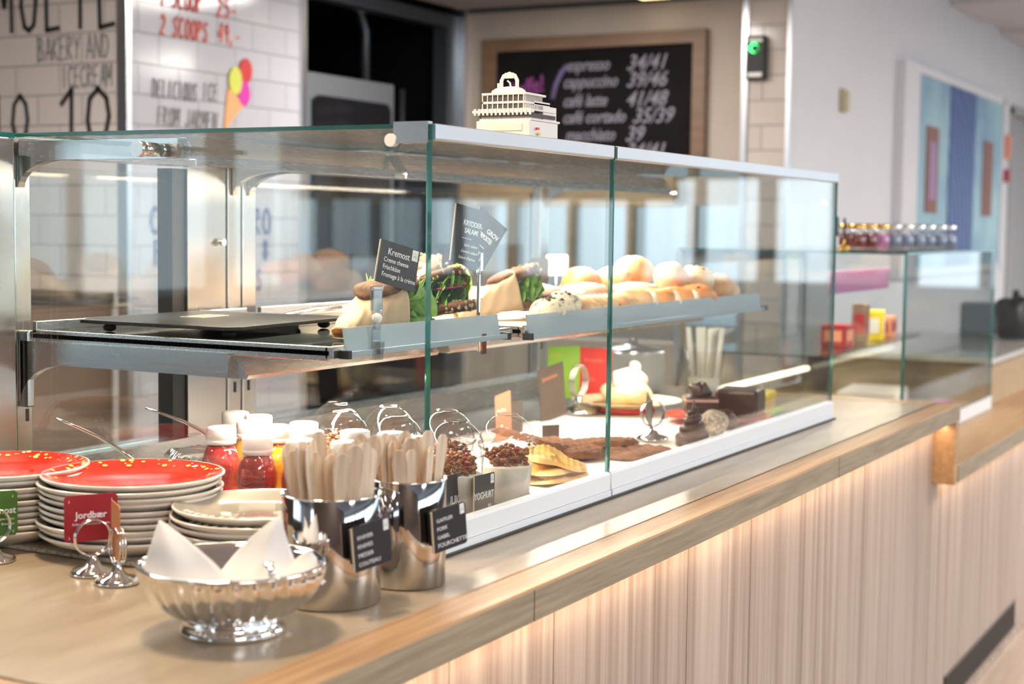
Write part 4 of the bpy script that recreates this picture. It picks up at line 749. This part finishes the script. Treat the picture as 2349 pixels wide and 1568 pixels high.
MB().blob((0, 0, .026), .075, .06, .034, 28, noise=.05, flat=.8, seed=2).blob((.02, 0, .052), .05, .042, .03, 24, noise=.08, seed=6).build('body', 'cream', cc)
MB().tube([(-.06, 0, .05), (-.02, .02, .068), (.02, -.01, .075), (.04, 0, .085)], .016, 10, rf=lambda t: .5+t*.6).build('whipped_cream', 'pale_cream', cc)
card('raspberry_card', 'bright red card standing behind the cream cake', 'sign', .095, .13, 'bright_red_card', (1.70, .56, Z1+.01), (0, math.radians(4), math.radians(-42)), [('Bringebær', .014, -.03, .095, dict(m='peach_card')), ('49,-', .016, -.015, .045, dict(m='peach_card'))])
card('green_sign', 'lime green card half hidden behind the bright red card', 'sign', .095, .13, 'lime_card', (1.62, .60, Z1+.018), (0, 0, math.radians(-30)), [('Sitron', .014, -.04, .105, dict(m='lemon'))])
card('brown_card', 'grey-brown card standing left of the green card', 'sign', .11, .125, 'brown_card', (1.37, .50, Z1), (0, math.radians(-8), math.radians(-5)), [('Sjokoladekake', .013, -.042, .095, dict(m='peach_card', sx=.9))])
r4 = ring_stand((1.50, .50, Z1), 0, 'chrome ring card holder in front of the green card'); r4.scale = (1.6, 1.6, 1.6)

# ================================================================ SHELF GOODS
ZS = ZC+.2845
sl = thing('slate_board', 'black slate serving board on short feet on the steel shelf', 'board', (0, 0, ZS))
MB().prism([(.06, .70), (.055, .40), (.075, .385), (.40, .41), (.41, .43), (.40, .72), (.10, .72)], 2, .013, .019).build('board', 'slate_black', sl, bevel=.001)
for x, y in ((.085, .66), (.09, .42), (.37, .44), (.37, .69)): MB().blob((x, y, .0062), .011, .011, .0065, 14, noise=0).build('foot', 'black', sl)
tag(MB().box(-.04, .04, -.022, .022, 0, .001).build('label_sheet', 'ceramic', loc=(.25, .60, ZS+.0192), rot=(0, 0, .1)), 'small white label lying on the slate board', 'label')
tn = thing('serving_tray', 'steel serving tray on the shelf behind the wrapped sandwiches', 'tray', (.50, .60, ZS+.0))
MB().box(-.12, .10, -.10, .12, 0, .004).box(-.12, .10, -.10, -.095, .004, .02).box(-.12, -.115, -.10, .12, .004, .02).build('body', 'alu', tn); MB().tube([(-.05, -.02, .012), (.03, -.03, .02), (.1, -.035, .022)], .006, 8).build('tong', 'steel', tn)
def lettuce(mb, c, r, rn, mi=0, n=5, fr=.35):
    for k in range(n):
        a0 = rn.uniform(0, 6.28); ph = rn.uniform(0, 6); el = rn.uniform(-.3, .9)
        def f(u, v, a0=a0, ph=ph, el=el):
            a = a0+(u-.5)*1.9; q = r*v*(1+.12*math.sin(23*u+ph))
            ww = r*fr*v**2*(math.sin(19*u+ph)+.6*math.sin(41*u+ph*2))*.55
            return (c[0]+q*math.cos(a)*math.cos(el), c[1]+q*math.sin(a)*math.cos(el)+ww*.5, c[2]+q*math.sin(el)*.8+ww)
        mb.grid(f, 60, 10, mi)
def wrap(loc, rz, lab, kind=0, ry=0, sc=1, ln=.17):
    """paper pocket: folded tip at the local origin, opening towards +x, bread and salad showing"""
    t = thing('wrapped_sandwich', lab, 'sandwich', loc, rot=(0, ry, rz)); t.scale = (sc, sc, sc); rn = random.Random(kind+3)
    W_ = lambda u: .012+.032*u**.8
    H_ = lambda u: .006+.030*u**.9
    def f(u, v):
        a = v*6.2832; w_, h_ = W_(u), H_(u); ca, sa = math.cos(a), math.sin(a); cut = ln*(1-.10*sa)+.012*math.sin(a+1)
        y = w_*(abs(ca)**.55)*(1 if ca > 0 else -1); z = h_*(1+(abs(sa)**.6)*(1 if sa > 0 else -1))
        return (u*cut, y+.0012*math.sin(26*u+5*a)*(1-u*.3), z+.0012*math.sin(22*u+4*a)*math.sin(3.1416*u))
    MB().grid(f, 30, 64).build('paper', 'parchment', t, solid=.0007)
    for z0, tl_, x0 in ((.010, 0, ln+.020), (.062, -.16, ln+.000)):
        M = tilt((x0, 0, z0), 0, 0, tl_); mb = MB(); mb.blob((0, 0, 0), .052, .038, .0095, 40, 0, M, noise=.03, seed=kind+int(z0*99), p=.35).build('rye_slice', 'rye', t)
        sd = MB()
        for i in range(34): sd.blob((rn.uniform(.0, .046), rn.uniform(-.033, .033), rn.choice((-.0088, .0088))), .0038, .0019, .0012, 8, 0, M, noise=0)
        for i in range(22): a = rn.uniform(-1.3, 1.3); sd.blob((.0505*math.cos(a), .037*math.sin(a), rn.uniform(-.006, .006)), .002, .0026, .0034, 8, 0, M, noise=0)
        sd.build('seeds', 'seed', t)
    mb = MB()
    for k in range(26 if kind == 0 else 16):
        a0 = rn.uniform(-.75, .75); ph = rn.uniform(0, 6); el = rn.uniform(-.35, .45); r = rn.uniform(.060, .092 if kind == 0 else .072)
        def g(u, v):
            a = a0+(u-.5)*1.1; q = r*v*(1+.10*math.sin(27*u+ph)+.05*math.sin(61*u)); ww = (.011+.004*(kind == 0))*v**2.2*(math.sin(21*u+ph)+.6*math.sin(47*u+ph*2))
            return (ln-.026+q*math.cos(a), max(-.045, min(.045, q*math.sin(a)*.72))+ww*.4, .034+q*math.sin(el)*.6+ww)
        mb.grid(g, 70, 12)
    mb.build('lettuce', 'lettuce', t)
    if kind == 1: MB().blob((ln+.012, .004, .047), .036, .032, .0055, 20, 0, noise=.02, p=.4).build('tomato_slice', 'tomato', t); MB().blob((ln+.02, -.012, .041), .034, .026, .0025, 20, noise=.05, p=.5).build('onion_slice', 'onion', t)
    MB().blob((ln-.002, 0, .053), .036, .034, .005, 16, noise=.12, seed=2).build('cream_cheese', 'cheese', t)
    return t
wrap((.150, .255, ZS+.003), math.radians(-4), 'paper-wrapped rye sandwich with frilly lettuce, leftmost on the shelf', 0, 0, 1.22, .098)
wrap((.560, .430, ZS+.003), math.radians(-98), 'paper-wrapped rye sandwich with tomato slice, middle of the three', 1, math.radians(-8), 1.05, .12)
wrap((.690, .365, ZS+.003), math.radians(-38), 'paper-wrapped rye sandwich with lettuce, rightmost of the three', 2, math.radians(-8), 1.05, .12)
wrap((.640, .53, ZS+.003), math.radians(-10), 'paper-wrapped sandwich at the back, only its paper top showing', 3, math.radians(-10), 1.1, .14)
tag(MB().blob((0, 0, .03), .032, .03, .036, 24, noise=.02).tube([(0, 0, .062), (.004, 0, .074)], .002).build('green_pear', 'lime', loc=(.835, .45, ZS+.035)), 'green fruit behind the liver pate card', 'fruit')
tag(MB().cyl((0, 0, 0), .045, .034, 28).build('fruit_pedestal', 'ceramic', loc=(.835, .45, ZS-.0035)), 'low white pedestal under the green fruit', 'stand')
# acrylic clip and cards
cl = thing('acrylic_card_clip', 'clear acrylic jointed clip standing on the price rail', 'clip', (.112, .160, ZC+.262), rot=(0, 0, math.radians(-20)))
w = MB(); w.box(-.009, .009, -.003, .003, 0, .028, M=tilt((0, 0, 0), 0, .15)).box(-.008, .008, .003, .006, .006, .050).box(-.006, .006, -.001, .005, .045, .06).box(-.009, .009, 0, .008, .073, .105).box(-.010, .010, -.006, -.002, .068, .102, M=tilt((0, 0, 0), 0, -.08)).box(-.014, -.009, 0, .004, .06, .085, M=tilt((0, 0, 0), 0, 0, .2)).box(-.010, .010, -.001, .007, .103, .110)
w.build('clip_body', 'acrylic', cl, bevel=.0015); MB().blob((0, .002, .062), .008, .008, .008, 14, noise=0).build('ball_joint', 'white_plastic', cl, 'white ball joint')
card('cream_cheese_card', 'black card reading Kremost tilted above the leftmost sandwich', 'sign', .076, .068, 'black_card', (.226, .205, ZC+.366), (math.radians(-8), math.radians(15), math.radians(-25)), [('Kremost', .0155, .020, .047, dict(al='RIGHT', sx=.75)), ('Creme cheese', .0108, -.027, .035, dict(sx=.74)), ('Frischkäse', .0108, -.027, .0235, dict(sx=.74)), ('Fromage à la crème', .0108, -.027, .0115, dict(sx=.74))], 'card_edge', .012, .003)
card('salami_card', 'black card reading KRYDDER-SALAMI standing above the middle sandwich', 'sign', .060, .098, 'black_card', (.414, .190, ZC+.398), (math.radians(-6), math.radians(12), math.radians(-20)), [('KRYDDER-', .0125, -.010, .066, dict(sx=.72, b=.01, sh=.1)), ('SALAMI', .0125, -.006, .053, dict(sx=.72, b=.01, sh=.1)), ('——', .012, -.010, .041, dict(sx=.9)), ('Spice salami', .0068, -.004, .031, dict(sx=.9, sh=.3)), ('Gewürz salami', .0068, -.010, .020, dict(sx=.9, sh=.3)), ("Salami d'épices", .0068, -.014, .009, dict(sx=.9, sh=.3))], 'card_edge', False, .001)
card('liver_pate_card', 'black card reading GROV LEVERPOSTEI turned away behind the salami card', 'sign', .066, .105, 'black_card', (.505, .238, ZC+.392), (math.radians(6), math.radians(36), math.radians(-92)), [('GROV', .012, .002, .075, dict(sx=.8, b=.01)), ('LEVERPOSTEI', .012, -.020, .062, dict(sx=.58, b=.01)), ('——', .012, -.010, .046), ('Coarse liver pate', .0068, -.03, .036, dict(sh=.3)), ('Grobe Leberpastete', .0068, -.03, .026, dict(sh=.3)), ('Pâté de foie', .0068, -.03, .016, dict(sh=.3))], 'card_edge', False, .001)
hk = thing('metal_card_clip', 'slim metal rod clip holding the salami and pate cards', 'clip', (.448, .178, ZC+.262))
MB().tube([(0, 0, -.01), (0, .002, .06), (.004, .004, .12), (.006, .004, .148)], .0032, 8).tube([(-.014, -.002, .118), (-.010, -.002, .128), (0, 0, .128), (.004, .002, .120)], .0022, 8).box(-.004, .004, -.004, .002, .125, .155).box(-.008, .008, -.010, -.007, -.014, .02).build('rod', 'chrome', hk)

# pastries
bt = tag(MB().box(.63, 1.84, .185, .66, 0, .003).box(.63, 1.84, .655, .66, .003, .02).build('pastry_tray', 'paper_white', loc=(0, 0, ZS-.003)), 'paper-lined tray under the heap of buns', 'tray')
ZT = ZS+.0005
def bun(name, m, rx, ry, rz, loc, rz_=0, lab='', seed=0, cut=False, ring=False, rolls=False, grp=None, cat='bun', ty=0, noise=.03):
    t = thing(name, lab, cat, loc, rot=(0, ty, rz_), group=grp)
    MB().blob((0, 0, rz*.75), rx, ry, rz, 28, noise=noise, flat=.72, seed=seed, p=.8).build('crust', m, t)
    if cut: MB().blob((rx*.72, 0, rz*.72), rx*.34, ry*.82, rz*.80, 22, noise=.05, seed=seed+1).build('cut_face', 'dough', t, 'pale open crumb')
    if ring:
        pts = []
        for i in range(70): q = i/69; a = q*6.283*2.2; r = rx*(.92-.62*q); pts.append((r*math.cos(a), r*math.sin(a)*ry/rx, rz*1.15+.007*q))
        MB().tube(pts, .0085, 8).build('spiral', 'bun_pale', t)
    if rolls:
        for k in range(5): MB().tube([(rx*(-.8+.4*k)-.01, -ry*.7, rz*.9), (rx*(-.8+.4*k), 0, rz*1.55), (rx*(-.8+.4*k)+.01, ry*.7, rz*.9)], .012, 8).build('fold', 'bun', t)
    if not (cut or ring or rolls):
        w = MB(); rn = random.Random(seed)
        for i in range(7): a = rn.uniform(0, 6.28); q = rn.uniform(.2, .7); w.blob((rx*q*math.cos(a), ry*q*math.sin(a), rz*.75+rz*math.sqrt(max(0, 1-q*q))*.98), .005, .005, .003, 8, noise=.2, seed=i)
        w.build('raisins' if m != 'blue_bun' else 'berries', 'chocolate', t)
    return t
B = [('raisin_bun', 'bun_orange', .055, .045, .034, (1.30, .40, ZT+.028), .2, 'orange-brown raisin bun at the left of the top row', 1, {}),
     ('raisin_bun', 'bun', .052, .045, .032, (1.42, .38, ZT+.032), .5, 'raisin bun second from left in the top row', 2, {}),
     ('raisin_bun', 'bun', .055, .045, .036, (1.54, .38, ZT+.048), .1, 'round golden bun, highest of the heap right of the glass joint', 3, {}),
     ('bread_roll', 'bun', .060, .042, .036, (1.55, .29, ZT+.034), .3, 'split roll with pale crumb right of the highest bun', 4, dict(cut=True)),
     ('bread_roll', 'bun_pale', .055, .045, .036, (1.63, .26, ZT+.026), .4, 'large pale roll in the middle right of the heap', 5, {}),
     ('bread_roll', 'bun', .055, .045, .036, (1.70, .235, ZT+.006), .2, 'golden roll near the right end of the heap', 6, dict(cut=True)),
     ('bread_roll', 'bun_pale', .045, .04, .032, (1.79, .25, ZT), .3, 'small pale roll at the far right end of the heap', 7, dict(cut=True)),
     ('cinnamon_swirl', 'glaze_pink', .060, .052, .020, (1.02, .36, ZT+.020), 0, 'flat spiral pastry left of the glass joint', 8, dict(ring=True)),
     ('cinnamon_swirl', 'glaze_pink', .060, .052, .020, (1.20, .34, ZT+.020), .7, 'flat spiral pastry just behind the glass joint', 9, dict(ring=True)),
     ('cinnamon_swirl', 'glaze_pink', .060, .052, .020, (1.37, .30, ZT+.018), 1.4, 'flat spiral pastry right of the glass joint', 10, dict(ring=True)),
     ('cinnamon_swirl', 'bun_pale', .060, .050, .020, (.88, .42, ZT+.018), 1.4, 'pale swirl pastry behind the rightmost sandwich', 21, dict(ring=True)),
     ('blueberry_bun', 'blue_bun', .036, .034, .026, (.815, .215, ZT), 0, 'blueberry-speckled bun at the left end of the bun rail', 11, {}),
     ('blueberry_bun', 'blue_bun', .040, .036, .030, (.885, .240, ZT), 0, 'blueberry-speckled bun, second from the left end', 12, {}),
     ('blueberry_bun', 'blue_bun', .036, .034, .028, (.86, .31, ZT+.012), 0, 'blueberry-speckled bun behind the front pair', 13, {}),
     ('blueberry_bun', 'blue_bun', .036, .034, .026, (.755, .205, ZT-.001), 0, 'blueberry-speckled bun close to the rightmost sandwich', 23, {}),
     ('folded_pastry', 'bun', .050, .036, .020, (.965, .235, ZT), .1, 'ridged golden pastry along the front rail, left of the joint', 14, dict(rolls=True)),
     ('folded_pastry', 'bun', .050, .036, .020, (1.045, .235, ZT), -.1, 'ridged golden pastry along the front rail, nearest the joint', 15, dict(rolls=True)),
     ('folded_pastry', 'bun', .048, .036, .020, (1.125, .225, ZT), .2, 'ridged golden pastry behind the glass joint', 24, dict(rolls=True)),
     ('bread_roll', 'bun', .052, .036, .028, (1.19, .225, ZT), -.9, 'cut roll with pale crumb on the front rail right of the joint', 16, dict(cut=True)),
     ('bread_roll', 'bun_orange', .050, .036, .026, (1.32, .225, ZT), -.9, 'second cut roll on the front rail right of the joint', 17, dict(cut=True)),
     ('bread_roll', 'bun_orange', .050, .036, .026, (1.43, .225, ZT), -.9, 'third cut roll on the front rail right of the joint', 18, dict(cut=True)),
     ('bread_roll', 'bun_orange', .050, .04, .028, (1.53, .215, ZT), -.6, 'orange-brown roll low on the rail under the pale roll', 19, {}),
     ('raisin_bun', 'bun', .050, .045, .03, (1.42, .47, ZT+.006), .5, 'raisin bun low at the back of the heap', 20, {}),
     ('raisin_bun', 'bun_pale', .050, .045, .03, (1.16, .45, ZT+.004), .5, 'pale bun low at the back left of the heap', 22, {})]
for n_, m_, a, b_, c_, loc, rz, lab, sd, kw in B: bun(n_, m_, a, b_, c_, loc, rz, lab, sd, **kw)
card('blue_black_sign', 'small dark blue-grey card behind the buns', 'sign', .055, .06, 'black_card', (1.38, .55, ZT+.045), (0, 0, math.radians(-30)), [('Boller', .012, -.02, .03)])
card('white_sign', 'small white card behind the buns', 'sign', .062, .05, 'paper_white', (1.475, .55, ZT+.062), (0, 0, math.radians(-30)), [('Skolebrød', .010, -.025, .02, dict(m='ink_blue'))])
for x, z in ((1.38, .047), (1.475, .064)): tag(MB().cyl((0, 0, 0), .003, z, 8).cyl((0, 0, 0), .018, .003, 16).build('card_peg', 'alu', loc=(x, .553, ZT)), 'thin metal peg behind the buns holding the %s card' % ('dark' if x < 1.4 else 'white'), 'card holder')

# beyond the case: straws and pot on the worktop
sc_ = thing('straw_cup', 'clear plastic cup full of white straws beyond the display case', 'cup', (2.20, .455, ZC))
MB().lathe([(.0001, 0), (.045, 0), (.047, .003), (.058, .125), (.060, .127)], 36).build('body', 'plastic', sc_); MB().lathe([(.0001, .004), (.04, .004), (.044, .05), (.0001, .05)], 24).build('liner', 'paper_white', sc_)
ST = MB().cyl((0, 0, 0), .0055, .185, 10).build('drinking_straw', 'paper_white'); tag(ST, 'white paper-sleeved straw standing in the clear cup', 'straw', 'white straws in the clear cup')
rn = random.Random(4)
for i in range(20):
    a = rn.uniform(0, 6.283); q = rn.uniform(.008, .034); o = ST if i == 0 else ST.copy()
    if i: S.collection.objects.link(o)
    o.location = (2.20+q*math.cos(a), .455+q*math.sin(a), ZC+.0045); o.rotation_euler = (-math.sin(a)*q*4.2, math.cos(a)*q*4.2, 0)
pg = thing('lidded_pot', 'round grey-white pot with a lid beyond the case', 'pot', (2.18, .66, ZC))
MB().lathe([(.0001, 0), (.07, 0), (.085, .02), (.092, .06), (.088, .11), (.090, .115), (.080, .115), (.08, .02), (.0001, .01)], 40).build('body', 'pot_grey', pg); MB().lathe([(.090, .116), (.088, .122), (.04, .132), (.012, .136), (.012, .15), (.0001, .152)], 40).build('lid', 'alu', pg)

# ship model on the top glass
sh = thing('ship_model', 'white model of a cruise ship stern standing on the glass case top', 'ship model', (.335, .028, ZC+T+.001), math.radians(0)); sh.scale = (.36, 1.08, .86)
w = MB()
def deck(x0, x1, y0, y1, z0, z1): w.box(x0, x1, y0, y1, z0, z1)
w.box(0, .27, 0, .088, 0, .030).box(.004, .28, -.002, .084, .030, .034)
w.build('hull', 'ship_white', sh, bevel=.001)
w = MB(); w.box(.012, .26, .008, .082, .034, .042).box(-.006, .02, -.004, .094, .044, .049).box(.004, .27, .004, .086, .049, .052).box(.014, .25, .010, .080, .0615, .0655).box(.012, .20, .008, .082, .077, .081).box(.03, .24, .012, .078, .052, .061)
w.box(.16, .29, .006, .086, .034, .060).box(.10, .25, .01, .08, .060, .068)
w.build('decks', 'ship_white', sh, bevel=.0006)
w = MB(); w.box(.018, .23, .014, .076, .052, .0615).box(.018, .19, .014, .076, .0655, .077).box(.002, .27, .004, .084, .037, .044); w.build('glazing', 'ship_glass', sh, 'dark window bands')
w = MB()
for i in range(9): w.box(.013, .016, .012+i*.0085, .0135+i*.0085, .052, .0615).box(.013, .016, .012+i*.0085, .0135+i*.0085, .0655, .077)
for i in range(14): w.box(-.008+.0, -.002, -.003+i*.007, .000+i*.007, .040, .052)
for i in range(14): w.box(.02+i*.016, .022+i*.016, .0105, .0125, .052, .0615).box(.02+i*.012, .022+i*.012, .0105, .0125, .0655, .077)
w.build('pillars', 'ship_white', sh)
MB().blob((.05, .044, .083), .035, .028, .010, 20, noise=.03, flat=.2).box(.02, .085, .022, .066, .081, .086).build('dome', 'ship_white', sh)
MB().tube([(.05, .030, .088), (.05, .030, .104), (.05, .034, .113), (.05, .043, .117), (.05, .052, .113), (.05, .056, .104), (.05, .056, .088)], .0032, 8).tube([(.05, .04, .09), (.05, .042, .1), (.048, .046, .104)], .0016, 6).box(.046, .054, .036, .050, .108, .118).box(.05, .053, .060, .063, .088, .1).build('radar_arch', 'ship_white', sh)
MB().box(.05, .075, -.0035, -.002, .014, .018).build('red_stripe', 'red_lamp', sh); MB().box(.065, .085, -.0035, -.002, .004, .009).build('yellow_stripe', 'lemon', sh); MB().box(-.003, 0, .012, .072, .012, .024).build('stern_panel', 'pale_cream', sh)
